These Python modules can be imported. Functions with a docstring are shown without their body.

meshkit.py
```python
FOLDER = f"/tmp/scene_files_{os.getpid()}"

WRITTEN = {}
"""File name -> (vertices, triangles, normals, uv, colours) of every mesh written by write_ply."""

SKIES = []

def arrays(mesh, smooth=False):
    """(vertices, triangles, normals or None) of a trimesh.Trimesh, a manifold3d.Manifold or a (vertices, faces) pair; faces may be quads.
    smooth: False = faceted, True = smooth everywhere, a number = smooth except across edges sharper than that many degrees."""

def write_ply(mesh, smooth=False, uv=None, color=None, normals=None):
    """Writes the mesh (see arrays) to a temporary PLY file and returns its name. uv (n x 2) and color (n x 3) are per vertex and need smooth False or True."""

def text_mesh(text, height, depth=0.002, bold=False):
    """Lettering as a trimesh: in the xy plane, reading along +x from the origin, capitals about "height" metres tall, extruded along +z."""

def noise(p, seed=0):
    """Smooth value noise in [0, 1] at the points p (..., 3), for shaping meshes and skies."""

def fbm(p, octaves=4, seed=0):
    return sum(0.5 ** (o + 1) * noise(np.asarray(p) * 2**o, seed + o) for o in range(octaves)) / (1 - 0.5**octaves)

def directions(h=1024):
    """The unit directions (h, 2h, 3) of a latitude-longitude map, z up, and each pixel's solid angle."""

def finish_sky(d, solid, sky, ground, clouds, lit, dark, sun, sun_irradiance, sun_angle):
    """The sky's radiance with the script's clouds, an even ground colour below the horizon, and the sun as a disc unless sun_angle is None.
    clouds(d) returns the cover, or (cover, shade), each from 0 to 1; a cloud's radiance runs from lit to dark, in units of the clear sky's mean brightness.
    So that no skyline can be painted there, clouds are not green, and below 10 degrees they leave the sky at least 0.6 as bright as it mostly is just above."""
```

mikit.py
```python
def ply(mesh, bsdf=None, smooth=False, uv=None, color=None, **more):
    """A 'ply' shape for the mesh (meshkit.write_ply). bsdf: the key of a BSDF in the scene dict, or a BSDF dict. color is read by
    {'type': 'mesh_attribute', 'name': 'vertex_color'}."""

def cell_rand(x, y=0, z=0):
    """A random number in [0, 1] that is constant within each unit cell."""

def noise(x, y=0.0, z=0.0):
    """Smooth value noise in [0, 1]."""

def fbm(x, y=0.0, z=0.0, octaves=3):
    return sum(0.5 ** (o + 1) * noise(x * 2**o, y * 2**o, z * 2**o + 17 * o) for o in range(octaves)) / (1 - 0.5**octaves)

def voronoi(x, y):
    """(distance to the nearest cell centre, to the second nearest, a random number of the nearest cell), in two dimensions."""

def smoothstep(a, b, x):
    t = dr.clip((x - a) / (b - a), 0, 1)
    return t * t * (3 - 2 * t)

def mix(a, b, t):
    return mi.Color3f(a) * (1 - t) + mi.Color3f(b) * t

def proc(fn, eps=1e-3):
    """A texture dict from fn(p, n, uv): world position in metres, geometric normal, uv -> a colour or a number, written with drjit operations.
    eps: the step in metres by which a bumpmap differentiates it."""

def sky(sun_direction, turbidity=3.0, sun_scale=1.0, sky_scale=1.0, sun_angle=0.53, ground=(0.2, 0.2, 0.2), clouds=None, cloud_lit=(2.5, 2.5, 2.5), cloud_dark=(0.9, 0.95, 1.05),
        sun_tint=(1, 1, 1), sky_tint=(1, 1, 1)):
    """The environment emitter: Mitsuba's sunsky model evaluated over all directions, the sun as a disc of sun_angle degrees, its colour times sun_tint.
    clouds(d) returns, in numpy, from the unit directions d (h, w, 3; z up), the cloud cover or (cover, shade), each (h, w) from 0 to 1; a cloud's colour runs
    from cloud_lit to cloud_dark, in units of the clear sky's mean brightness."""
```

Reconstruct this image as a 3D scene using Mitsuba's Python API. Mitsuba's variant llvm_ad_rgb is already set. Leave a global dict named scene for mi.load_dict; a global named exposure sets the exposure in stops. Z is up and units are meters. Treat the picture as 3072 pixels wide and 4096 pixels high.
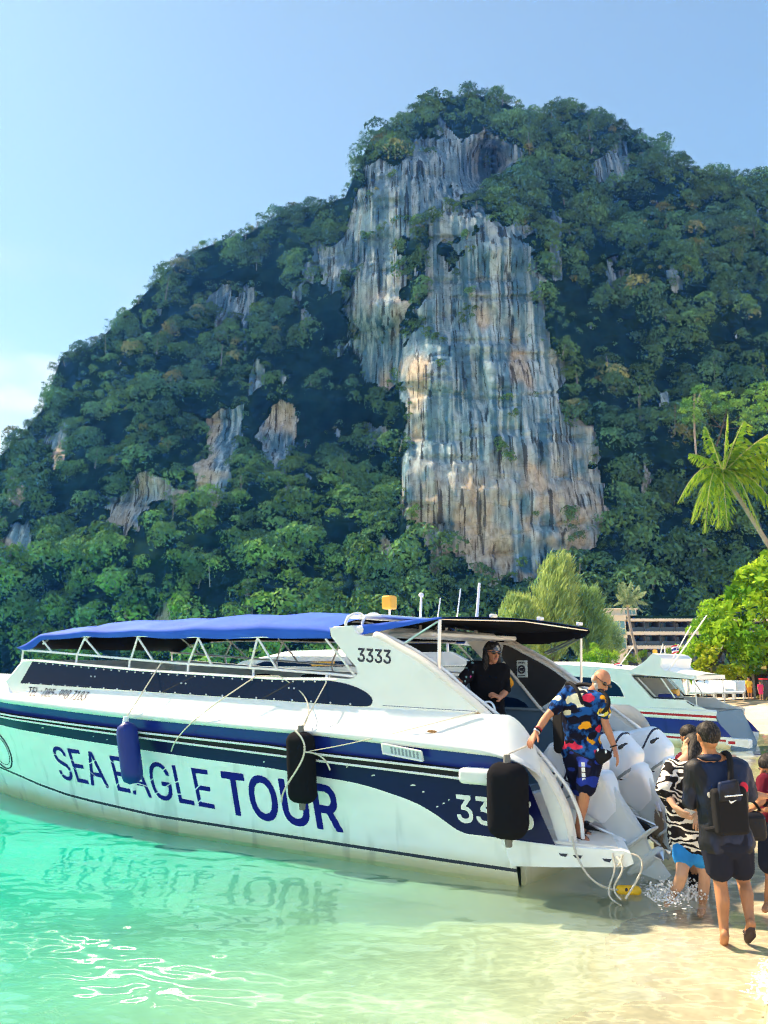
import math, random
import numpy as np, trimesh, manifold3d as m3
import drjit as dr, mitsuba as mi
import mikit, meshkit
from mikit import noise, fbm, mix, smoothstep, voronoi
from scipy.interpolate import RBFInterpolator
from shapely.geometry import Polygon, Point, LineString
import shapely

# ---------------------------------------------------------------- camera, sky, exposure
scene, labels = {}, {}
T = mi.ScalarTransform4f
EYE = np.array([0.0, 0.0, 2.1])                       # a person standing in ankle-deep water, metres above the sea
PITCH = math.atan(624 / 3080)
scene['camera'] = {'type': 'perspective', 'fov': 53.0, 'fov_axis': 'x', 'near_clip': 0.05, 'far_clip': 4000.0,
                   'to_world': T().look_at(origin=[0, 0, 2.1], target=[0, math.cos(PITCH), 2.1 + math.sin(PITCH)], up=[0, 0, 1]),
                   'medium': {'type': 'ref', 'id': 'haze_air'}}
SUN = np.array([-0.56, 0.36, 0.74]); SUN = SUN / np.linalg.norm(SUN)

def cloud_fn(d):
    q = d / np.maximum(d[..., 2:3], 0.06)
    c = meshkit.fbm(np.stack([q[..., 0] * 0.8, q[..., 1] * 0.55, q[..., 2] * 0 + 3.3], -1), 5, 4)
    streak = np.clip((c - 0.42) * 2.2, 0, 1)
    left = np.clip(0.5 - 0.9 * d[..., 0], 0, 1)
    low = np.clip(1 - d[..., 2] / 0.42, 0, 1) ** 1.4
    puff = np.clip((meshkit.fbm(np.stack([d[..., 0] * 7, d[..., 1] * 7, d[..., 2] * 15], -1), 5, 8) - 0.40) * 5, 0, 1) * np.clip((0.47 - d[..., 2]) * 7, 0, 1) * np.clip((-0.24 - d[..., 0]) * 7, 0, 1)
    return np.clip(0.16 + 0.16 * left + streak * (0.25 + 0.45 * left) + 0.6 * low + 0.75 * puff, 0, 0.95), 0.25 * np.clip(c * 1.5 - 0.4, 0, 1)
scene['sky'] = mikit.sky(SUN.tolist(), turbidity=2.5, sun_scale=1.25, sky_scale=1.0, sun_angle=2.0, clouds=cloud_fn, cloud_lit=(1.95, 2.2, 2.4), cloud_dark=(0.95, 1.05, 1.2), sun_tint=(1.0, 0.97, 0.92), sky_tint=(0.74, 1.06, 1.08))
exposure = 2.55

# ---------------------------------------------------------------- helpers
def rng(seed): return np.random.default_rng(seed)

def numbered(key):
    if key not in scene and key not in labels: return key
    k = 1
    while f'{key}_{k:03d}' in scene or f'{key}_{k:03d}' in labels: k += 1
    return f'{key}_{k:03d}'

def obj(name, mesh, bsdf, parent=None, smooth=30, kind=None, label=None, **kw):
    key = numbered(f'{parent}__{name}' if parent else name)
    scene[key] = mikit.ply(mesh, bsdf, smooth=smooth, **kw)
    if kind or label:
        labels[key] = {}
        if kind: labels[key]['kind'] = kind
        if label: labels[key]['label'] = label
    return key

def thing(name, label, category, group=None):
    key = numbered(name)
    labels[key] = {'label': label, 'category': category}
    if group: labels[key]['group'] = group
    return key

def tag(key, label, category, group=None):
    labels[key] = {'label': label, 'category': category}
    if group: labels[key]['group'] = group
    return key

def cat(ms): return trimesh.util.concatenate([m for m in ms if m is not None])

def box(lo, hi):
    lo, hi = np.asarray(lo, float), np.asarray(hi, float)
    b = trimesh.creation.box(hi - lo); b.apply_translation((lo + hi) / 2); return b

def tube(path, r, n=8, caps=True):
    P = np.asarray(path, float); r = np.broadcast_to(np.asarray(r, float), len(P))
    t = np.gradient(P, axis=0) if len(P) > 2 else np.repeat((P[1:] - P[:-1]), 2, 0)
    t /= np.linalg.norm(t, axis=1, keepdims=True) + 1e-12
    a = np.array([0, 0, 1.0]) if abs(t[0, 2]) < 0.9 else np.array([1.0, 0, 0])
    u = np.cross(t[0], a); u /= np.linalg.norm(u)
    V = []
    ang = np.arange(n) * 2 * np.pi / n
    for i in range(len(P)):
        u = u - t[i] * (u @ t[i]); u /= np.linalg.norm(u) + 1e-12
        w = np.cross(t[i], u)
        V.append(P[i] + r[i] * (np.cos(ang)[:, None] * u + np.sin(ang)[:, None] * w))
    V = np.array(V).reshape(-1, 3); F = []
    for i in range(len(P) - 1):
        for k in range(n):
            a0, b0 = i * n + k, i * n + (k + 1) % n
            F += [[a0, b0, b0 + n], [a0, b0 + n, a0 + n]]
    if caps:
        c0, c1 = len(V), len(V) + 1
        V = np.vstack([V, P[0], P[-1]])
        L = (len(P) - 1) * n
        for k in range(n):
            F += [[c0, (k + 1) % n, k], [c1, L + k, L + (k + 1) % n]]
    m = trimesh.Trimesh(V, np.array(F)[:, ::-1] if False else F, process=False)
    return m

def smooth_path(pts, n=40):
    from scipy.interpolate import CubicSpline
    P = np.asarray(pts, float)
    s = np.r_[0, np.cumsum(np.linalg.norm(np.diff(P, axis=0), axis=1))]
    return CubicSpline(s, P)(np.linspace(0, s[-1], n))

def grid_faces(nr, nc, closed=False):
    i, j = np.meshgrid(np.arange(nr - 1), np.arange(nc if closed else nc - 1), indexing='ij')
    a = i * nc + j; b = i * nc + (j + 1) % nc
    return np.stack([np.stack([a, b, b + nc], -1), np.stack([a, b + nc, a + nc], -1)], 2).reshape(-1, 3)

def loft(rows, flip=False, closed=False):
    R = np.asarray(rows, float)
    F = grid_faces(R.shape[0], R.shape[1], closed)
    return trimesh.Trimesh(R.reshape(-1, 3), F[:, ::-1] if flip else F, process=False)

def sheets(centers, U, V, colors):
    """Leaf-like quads, each folded along its length: two triangles."""
    n = len(centers)
    P = np.stack([centers - U, centers + V * 0.8, centers + U, centers - V * 0.8], 1).reshape(-1, 3)
    k = np.arange(n)[:, None] * 4
    F = np.concatenate([k + [0, 1, 2], k + [0, 2, 3]])
    return P, F, np.repeat(colors, 4, 0)

def unit(v): return v / (np.linalg.norm(v, axis=-1, keepdims=True) + 1e-12)

def crowns(C, Rr, N, col, per, seed, leaf=0.3, squash=0.8, lift=0.35, jitter=0.15, open_=0.35, tilt=0.45):
    """Leaf clumps over the domes of many crowns: C centres, Rr radii, N outward normals, col colours."""
    g = rng(seed); n = len(C)
    idx = np.repeat(np.arange(n), per)
    d = unit(g.normal(size=(n * per, 3)) + N[idx] * 0.9 + np.array([0, 0, lift]))
    lob = 0.72 + 0.5 * meshkit.noise(d * 1.7 + C[idx] * 0.37, 5)
    rad = Rr[idx] * lob * (1 - open_ * g.random(n * per) ** 2)
    p = C[idx] + d * rad[:, None] * np.array([1, 1, squash])
    nn = unit(d + tilt * g.normal(size=d.shape))
    u = unit(np.cross(nn, g.normal(size=d.shape))); v = np.cross(nn, u)
    s = Rr[idx] * leaf * (0.55 + 0.8 * g.random(n * per))
    c = col[idx] * (1 + jitter * g.normal(size=(n * per, 1)))
    return sheets(p, u * s[:, None], v * s[:, None] * 0.62, np.clip(c, 0.004, 0.9))

def join_sheets(parts):
    P, F, C, k = [], [], [], 0
    for p, f, c in parts:
        P.append(p); F.append(f + k); C.append(c); k += len(p)
    return np.vstack(P), np.vstack(F), np.vstack(C)

# ---------------------------------------------------------------- materials
def mat(key, base, rough=0.5, spec=0.5, metal=0.0, two=True, **kw):
    b = {'type': 'principled', 'base_color': base if isinstance(base, dict) else {'type': 'rgb', 'value': list(base)}, 'roughness': rough, 'specular': spec, 'metallic': metal, **kw}
    scene[key] = {'type': 'twosided', 'bsdf': b} if two else b
    return key

def matte(key, base):
    scene[key] = {'type': 'twosided', 'bsdf': {'type': 'diffuse', 'reflectance': base if isinstance(base, dict) else {'type': 'rgb', 'value': list(base)}}}
    return key

VC = {'type': 'mesh_attribute', 'name': 'vertex_color'}
matte('leaf_matte', VC)
scene['leaf_thin'] = {'type': 'principledthin', 'base_color': VC, 'roughness': 0.45, 'diff_trans': 0.9, 'spec_trans': 0.0, 'eta': 1.4}
# ---------------------------------------------------------------- sea bed, beach and sea
SHORE = np.array([[-3.2, -6.0], [-0.5, 0.2], [2.2, 5.0], [6.4, 12.5], [10.5, 20.5], [13.0, 29.0], [16.0, 43.0], [18.0, 56.0], [17.0, 85.0], [8.0, 125.0], [-20.0, 185.0], [-70.0, 250.0], [-220.0, 290.0], [-700.0, 320.0]])
_sh = smooth_path(SHORE, 400)
from scipy.spatial import cKDTree
_sht = cKDTree(_sh)
_tan = unit(np.gradient(_sh, axis=0))
def shore_dist(x, y):
    """Metres from the water's edge: negative on land, positive at sea."""
    q = np.stack([np.ravel(x), np.ravel(y)], -1)
    dist, i = _sht.query(q)
    off = q - _sh[i]
    side = _tan[i, 0] * off[:, 1] - _tan[i, 1] * off[:, 0]
    return (np.where(side > 0, 1, -1) * dist).reshape(np.shape(x))
def ground_z(x, y):
    d = shore_dist(x, y)
    dc = np.clip(d, 0, 10); sea = -(0.07 * dc + 0.012 * dc * dc + 0.05 * np.clip(d - 10, 0, 40))
    land = np.minimum(0.07 * np.clip(-d, 0, 5) + 0.016 * np.clip(-d - 5, 0, 60), 1.4)
    return np.where(d > 0, sea, land)

def fan(y0, y1, ratio, ncol, spread):
    n = int(math.log(y1 / y0) / math.log(ratio)) + 1
    ys = y0 * ratio ** np.arange(n)
    a = np.linspace(-spread, spread, ncol)
    X = ys[:, None] * a[None, :]; Y = np.repeat(ys[:, None], ncol, 1)
    return X, Y

X, Y = fan(1.2, 420, 1.016, 330, 1.6)
Z = ground_z(X, Y)
_rip = 0.5 + 0.5 * np.sin((X * 0.83 - Y * 0.35) * 11 + 6 * meshkit.fbm(np.stack([X * 0.9, Y * 0.9, X * 0], -1), 3, 2))
Z = Z + np.clip(1 - Y / 30, 0, 1) * (0.012 * _rip + 0.03 * (meshkit.fbm(np.stack([X * 2.1, Y * 2.1, X * 0], -1), 3, 9) - 0.5)) - 0.05
Z = Z + np.where(shore_dist(X, Y) < 0, 0.10 * (meshkit.fbm(np.stack([X * .6, Y * .6, X * 0], -1), 3, 4) - 0.4), 0)
X2, Y2 = np.meshgrid(np.linspace(-900, 900, 60), np.linspace(-300, 900, 40)); Z2 = ground_z(X2, Y2) - 0.6
def sand_col(p, n, uv):
    t = fbm(p.x * 1.3, p.y * 1.3, 0.0, 3); g = fbm(p.x * 17, p.y * 17, 2.0, 2)
    wet = smoothstep(0.18, -0.02, p.z + 0.06 * (t - 0.5))
    dry = mix((0.62, 0.50, 0.37), (0.74, 0.63, 0.49), t) * (0.86 + 0.28 * g)
    wets = mix((0.56, 0.47, 0.32), (0.68, 0.59, 0.43), t) * (0.84 + 0.32 * g)
    rp = fbm(p.x * 5.0 - p.y * 2.0, p.x * 3.0 + p.y * 11.0, 5.0, 3); caustic_ripples = smoothstep(.10, .0, dr.abs(rp - .5)) * smoothstep(0.10, -0.02, p.z)  # ripple lines in the submerged sand colour, also standing in for caustic light
    wets = wets * (0.86 + 0.30 * caustic_ripples)
    weed = smoothstep(0.62, 0.74, fbm(p.x * 0.7 + 31, p.y * 0.7, 4.0, 3)) * smoothstep(0.05, -0.15, p.z) * 0.22
    return mix(dry, wets, wet) * (1 - weed)
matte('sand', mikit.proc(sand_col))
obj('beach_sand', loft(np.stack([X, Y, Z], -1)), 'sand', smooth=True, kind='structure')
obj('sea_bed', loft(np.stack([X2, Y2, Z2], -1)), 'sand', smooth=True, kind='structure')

def wave(x, y):
    r = np.sqrt(x * x + y * y)
    f = lambda sx, sy, s, o: meshkit.fbm(np.stack([x * sx - y * 0.3 * sx, y * sy + x * 0.25 * sy, x * 0 + s], -1), o, int(s * 3)) - 0.5
    big = 0.030 * f(0.55, 1.25, 2.2, 2) * np.exp(-r / 150)
    mid = 0.029 * f(1.7, 3.6, 7.7, 3) * np.exp(-r / 45)
    sml = 0.010 * f(5.5, 11.0, 4.1, 2) * np.exp(-r / 14)
    return big + mid + sml
XW, YW = fan(1.6, 600, 1.0062, 560, 1.35)
ZW = wave(XW, YW)
D = shore_dist(XW, YW)
ZW = ZW * np.clip(0.25 + D / 4, 0.12, 1)
wm = loft(np.stack([XW, YW, ZW], -1))
# depth in metres as a smooth function of the plan position, for the tint of the water column
def water_tint(p, n, uv):
    d = (p.x - 2.2) * -0.88 + (p.y - 5.0) * 0.472
    d = dr.maximum(d + 1.2 * (fbm(p.x * .35, p.y * .35, 0., 2) - .5), 0.)
    far = smoothstep(20., 60., p.y)
    depth = dr.minimum(0.07 * d + 0.012 * d * d, 2.1) * (1 - far) + far * 2.1
    mud = 0.82 + 0.18 * fbm(p.x * 0.8, p.y * 1.6, 9.0, 3)
    return mi.Color3f(dr.exp(-1.0 * depth), dr.exp(-0.07 * depth), dr.exp(-0.12 * depth)) * mud
def turbid(p, n, uv):
    d = (p.x - 2.2) * -0.88 + (p.y - 5.0) * 0.472
    d = dr.maximum(d + 1.2 * (fbm(p.x * .35, p.y * .35, 0., 2) - .5), 0.)
    depth = dr.minimum(0.07 * d + 0.012 * d * d, 2.1) * (1 - smoothstep(20., 60., p.y)) + smoothstep(20., 60., p.y) * 2.1
    return 0.88 * (1 - dr.exp(-2.0 * depth)) * (0.9 + 0.2 * fbm(p.x * .7, p.y * 1.1, 4., 3))
def silt_col(p, n, uv):
    d = (p.x - 2.2) * -0.88 + (p.y - 5.0) * 0.472
    return mix((0.60, 0.66, 0.48), (0.085, 0.66, 0.55), smoothstep(2.0, 10.0, d + 1.5 * (fbm(p.x * .4, p.y * .6, 1., 3) - .5)))
scene['water_silt'] = {'type': 'mask', 'opacity': mikit.proc(turbid), 'bsdf': {'type': 'twosided', 'bsdf': {'type': 'diffuse', 'reflectance': mikit.proc(silt_col)}}}
scene['water'] = {'type': 'thindielectric', 'int_ior': 1.18, 'specular_transmittance': mikit.proc(water_tint)}
_wet = (ZW - ground_z(XW, YW) > -0.02).ravel()
_keep = np.nonzero(_wet[wm.faces].any(1))[0]
wm = wm.submesh([_keep], append=True, repair=False)
obj('sea', wm, 'water', smooth=True, kind='structure')
# the light that the fine suspended sand in the water scatters back, taken together in one layer just under the surface
_sm = loft(np.stack([XW, YW, ZW * .8 - 0.05], -1)); _sk = ((ZW * .8 - .05 - ground_z(XW, YW)) > 0.055).ravel()
obj('suspended_sand', _sm.submesh([np.nonzero(_sk[_sm.faces].all(1))[0]], append=True, repair=False), 'water_silt', 'sea', smooth=True, kind='stuff')
# ---------------------------------------------------------------- limestone hill with forest
SIL=[(-133.4,40.9),(-120.8,48.4),(-110.4,54.8),(-103.3,58.0),(-97.7,64.5),(-93.2,70.4),(-89.4,85.1),(-80.8,90.6),(-74.8,96.1),(-68.8,103.1),(-62.8,111.5),(-52.7,119.4),(-40.9,123.1),(-27.9,131.1),(-18.6,131.9),(-11.3,134.8),(-8.0,143.8),(-4.0,154.5),(2.8,159.9),(9.7,165.4),(16.6,168.2),(23.5,169.3),(31.7,168.2),(38.5,164.6),(43.9,162.2),(50.8,164.1),(57.7,163.8),(64.4,161.5),(71.0,158.4),(77.5,153.0),(83.8,146.9),(90.4,143.8),(96.9,141.6),(103.6,141.6),(111.6,141.6),(124.6,136.3),(141.4,121.6),(157.5,96.1)]
DEP=[(-97.8,2.4,212),(-99.4,18.9,216),(-101.2,37.1,226),(-103.1,56.1,245),(-121.4,2.4,215),(-125.6,37.1,240),(-83.6,2.4,208),(-81.9,24.9,215),(-83.9,49.7,226),(-89.1,82.4,248),(-62.7,7.1,198),(-64.2,31.0,207),(-65.4,49.7,222),(-67.1,75.7,236),(-62.7,110.1,255),(-36.7,9.4,190),(-37.5,31.0,200),(-43.4,54.8,216),(-44.0,69.1,226),(-39.7,89.2,238),(-40.9,121.6,256),(-9.5,13.0,183),(-9.7,37.1,196),(-9.9,56.1,212),(-13.9,75.7,224),(-16.8,103.1,226),(-18.6,131.1,246),(2.5,18.9,181),(2.5,37.1,190),(2.6,62.5,208),(1.3,85.1,214),(-3.9,110.1,216),(-4.0,139.3,226),(-4.0,153.7,236),(8.6,31.0,188),(11.2,56.1,193),(12.8,82.4,197),(14.4,107.3,202),(13.3,124.5,210),(13.6,146.9,222),(16.6,167.7,246),(25.3,20.1,180),(28.1,37.1,186),(30.1,62.5,190),(32.1,89.2,193),(34.2,115.8,199),(28.1,131.9,208),(29.0,142.3,226),(30.0,154.5,226),(31.7,167.7,246),(44.6,22.5,178),(45.5,43.4,184),(46.6,69.1,189),(45.1,93.3,193),(46.1,115.8,202),(49.7,139.3,226),(50.8,163.8,250),(58.3,31.0,180),(58.5,56.1,190),(59.8,79.7,200),(61.4,107.3,208),(65.4,131.9,240),(69.7,158.4,258),(70.4,13.0,168),(72.1,37.1,186),(73.8,62.5,194),(75.7,89.2,201),(77.7,117.3,212),(83.8,146.9,248),(85.8,13.0,166),(87.9,37.1,186),(90.1,62.5,196),(92.4,89.2,206),(94.8,117.3,222),(98.2,141.6,262),(103.7,13.0,166),(106.9,43.4,190),(110.2,75.7,204),(113.8,110.1,226),(119.5,139.3,272),(140.3,18.9,170),(147.3,69.1,230)]
ROCK={'R1':[(5.9,93.3),(4.8,69.1),(5.0,44.6),(8.6,38.4),(14.6,32.2),(20.6,27.3),(29.5,20.7),(32.6,23.7),(42.3,26.1),(48.6,32.2),(53.4,30.4),(59.6,32.2),(60.0,43.4),(58.5,56.1),(54.2,69.1),(48.6,71.7),(52.7,78.4),(48.1,87.8),(43.3,96.1),(46.8,103.1),(44.7,115.8),(39.9,126.0),(29.3,128.9),(23.2,124.5),(22.4,115.8),(17.1,110.1),(13.1,110.1),(7.9,104.5)],'R2':[(-8.6,133.3),(-6.7,145.3),(0.1,151.4),(9.6,156.8),(21.9,157.6),(23.1,149.9),(20.8,136.3),(17.3,127.4),(9.4,126.7),(5.3,118.7),(-1.2,110.1),(-7.8,107.3),(-11.8,115.8)],'R2b':[(-11.4,108.7),(-3.9,111.5),(5.6,115.1),(5.6,78.4),(-1.8,78.4),(-8.2,83.8)],'R3':[(23.2,154.5),(36.9,156.8),(39.9,145.3),(30.9,136.3),(20.8,133.3)],'R4':[(-49.0,69.1),(-41.4,68.4),(-38.5,56.1),(-40.1,49.7),(-45.4,44.0),(-49.9,48.4),(-48.4,56.1)],'R5':[(-33.9,69.1),(-28.9,71.0),(-27.2,62.5),(-29.8,56.1),(-35.1,59.9)],'R6':[(-72.7,48.4),(-61.9,53.5),(-50.6,50.9),(-52.8,44.6),(-61.3,42.1),(-72.0,38.4)],'R7':[(-92.0,63.8),(-83.0,69.1),(-84.5,56.1),(-90.3,52.2)],'R7b':[(-101.2,37.1),(-94.0,38.4),(-91.5,31.0),(-100.3,27.3)],'R8':[(62.8,115.1),(67.8,116.6),(68.0,104.5),(64.1,105.6)],'R10':[(-18.4,121.6),(-10.5,124.5),(-9.1,115.8),(-16.9,110.1)]}
BUSH=[(9.3,126.0,3.0),(14.7,127.7,3.0),(20.1,131.1,3.0),(24.1,133.3,2.2),(28.8,134.8,2.2),(33.6,138.6,2.4),(36.1,133.3,2.4),(40.0,128.9,2.2),(44.5,126.0,2.4),(49.0,123.8,2.2),(52.8,119.4,2.4),(56.5,115.1,2.2),(60.3,111.5,2.2),(23.5,104.5,1.9),(23.6,98.9,1.9),(22.7,96.1,1.7),(9.7,94.0,1.9),(12.3,91.3,1.9),(15.5,89.9,1.7),(15.1,82.4,1.7),(13.5,90.6,1.4),(33.5,71.7,1.7),(31.8,58.0,2.2),(33.6,56.1,1.9),(22.5,121.6,1.7),(24.4,118.0,1.2),(49.0,39.6,2.6),(50.0,34.7,2.4),(40.3,139.3,3.0),(7.4,39.6,2.2),(9.3,123.1,1.9),(35.3,68.4,1.2),(-5.2,121.6,2.2),(-1.3,124.5,1.7),(4.0,127.4,1.7),(-4.0,136.3,1.7),(2.1,142.3,1.7),(12.3,149.9,1.9),(6.8,149.9,1.7),(47.1,110.1,1.9),(41.6,103.1,1.4),(20.3,110.1,1.4)]
SIL, DEP = np.array(SIL), np.array(DEP)
POLY = {k: Polygon(v) for k, v in ROCK.items()}
sil_z = lambda x: np.interp(x, SIL[:, 0], SIL[:, 1])
_rbf = RBFInterpolator(DEP[:, :2], DEP[:, 2], smoothing=8.0, kernel='thin_plate_spline')
NC, NR, NB = 620, 330, 40
xs = np.linspace(-132, 200, NC)
top = sil_z(xs) + 2.5 * (meshkit.fbm(np.stack([xs / 9, xs * 0, xs * 0], -1), 3, 3) - 0.5)
tt = np.linspace(0, 1, NR) ** 0.97
XS = np.repeat(xs[None], NR, 0); ZS = -1.5 + tt[:, None] * (top[None] + 1.5)
def in_poly(name, x, z, soft=2.0):
    P = POLY[name]; wob = soft * 1.6
    xx = x + wob * (meshkit.fbm(np.stack([x / 5, z / 5, x * 0], -1), 3, 11) - 0.5) * 2
    zz = z + wob * (meshkit.fbm(np.stack([x / 5, z / 5, x * 0 + 7], -1), 3, 12) - 0.5) * 2
    return shapely.contains_xy(P, xx, zz)
rockm = np.zeros(XS.shape, bool)
for k in POLY: rockm |= in_poly(k, XS, ZS, 3.2)
dark_bare = np.exp(-(((XS + 27) / 30) ** 2 + ((ZS - 66) / 8) ** 2) ** 2) + np.exp(-(((XS + 40) / 14) ** 2 + ((ZS - 104) / 6) ** 2) ** 2) + np.exp(-(((XS + 66) / 20) ** 2 + ((ZS - 42) / 7) ** 2) ** 2)
_rn = meshkit.fbm(np.stack([XS / 7, ZS / 16, XS * 0 + 2], -1), 4, 41)
rockm |= (_rn + 0.22 * np.clip(dark_bare, 0, 1) + 0.12 * np.exp(-((XS - 5) / 40) ** 2) * (ZS > 75)) > 0.70
rockm &= ZS < top[None] - 9 - 5 * np.sin(XS / 3)
Dp = _rbf(np.stack([XS.ravel(), ZS.ravel()], -1)).reshape(XS.shape)
st = lambda a, b, x: np.clip((x - a) / (b - a), 0, 1) ** 2 * (3 - 2 * np.clip((x - a) / (b - a), 0, 1))
# the tall buttress stands proud of the dark gully on its left; the right wall stands proud of the left one
edge1 = 5.5 + 0.5 * np.sin(ZS / 7)
Dp = Dp + 11 * st(0.0, -2.2, XS - edge1) * st(-26, -8, XS - edge1) * st(30, 50, ZS) * st(104, 88, ZS)
edge2 = np.interp(ZS, [60, 78, 96, 110, 126], [30, 28, 24.5, 22.5, 22])
Dp = Dp + 4.5 * st(0.3, -0.5, XS - edge2) * st(-14, -2, XS - edge2) * st(66, 82, ZS) * st(128, 118, ZS)
# cave under the summit, overhang shelves on the left
Dp = Dp + 15 * np.exp(-(((XS - 29.5) / 6.5) ** 2 + ((ZS - 145) / 10.0) ** 2) ** 2)
Dp = Dp + 9 * np.exp(-(((XS + 27) / 32) ** 2 + ((ZS - 64) / 9) ** 2) ** 2) + 9 * np.exp(-(((XS + 40) / 16) ** 2 + ((ZS - 104) / 7) ** 2) ** 2)
Dp = Dp + 7 * np.exp(-(((XS + 70) / 24) ** 2 + ((ZS - 42) / 8) ** 2) ** 2)
q = lambda sx, sz, s, o=4: meshkit.fbm(np.stack([XS / sx, ZS / sz, XS * 0 + s], -1), o, int(s)) - 0.5
ridged = lambda sx, sz, s: np.abs(q(sx, sz, s)) * 2
Dp = Dp - 18 * q(34, 24, 3) - 15 * q(12, 10, 8) * np.where(rockm, 0.4, 1)
rg2 = lambda sx, sz, s: np.abs(q(sx, sz, s, 2)) * 2
ledge = np.clip((q(16, 2.6, 13, 3) - 0.10) * 8, 0, 1)
flute = 2.6 * rg2(4.2, 70, 5) + 0.9 * rg2(1.3, 40, 6) + 0.6 * ridged(5, 8, 7) + 1.5 * ledge + 3.0 * q(11, 30, 15, 2)
Dp = Dp + np.where(rockm, flute * 0.9 - 1.0, 1.2 * q(4, 4, 9))
K = Dp / 200.0
F3 = np.stack([XS * K, Dp, 2.1 + (ZS - 2.1) * K], -1)
bk = np.linspace(0, 1, NB)[1:]
back = np.stack([np.repeat(F3[-1:, :, 0], NB - 1, 0), F3[-1][None, :, 1] + bk[:, None] * 140, F3[-1][None, :, 2] * (1 - bk[:, None] ** 2.2) - 2 * bk[:, None]], -1)
ALL = np.concatenate([F3, back]); rk = np.concatenate([rockm, np.zeros(back.shape[:2], bool)])
hm = loft(ALL, flip=False)
fr = rk.ravel()[hm.faces].all(1)
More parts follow.
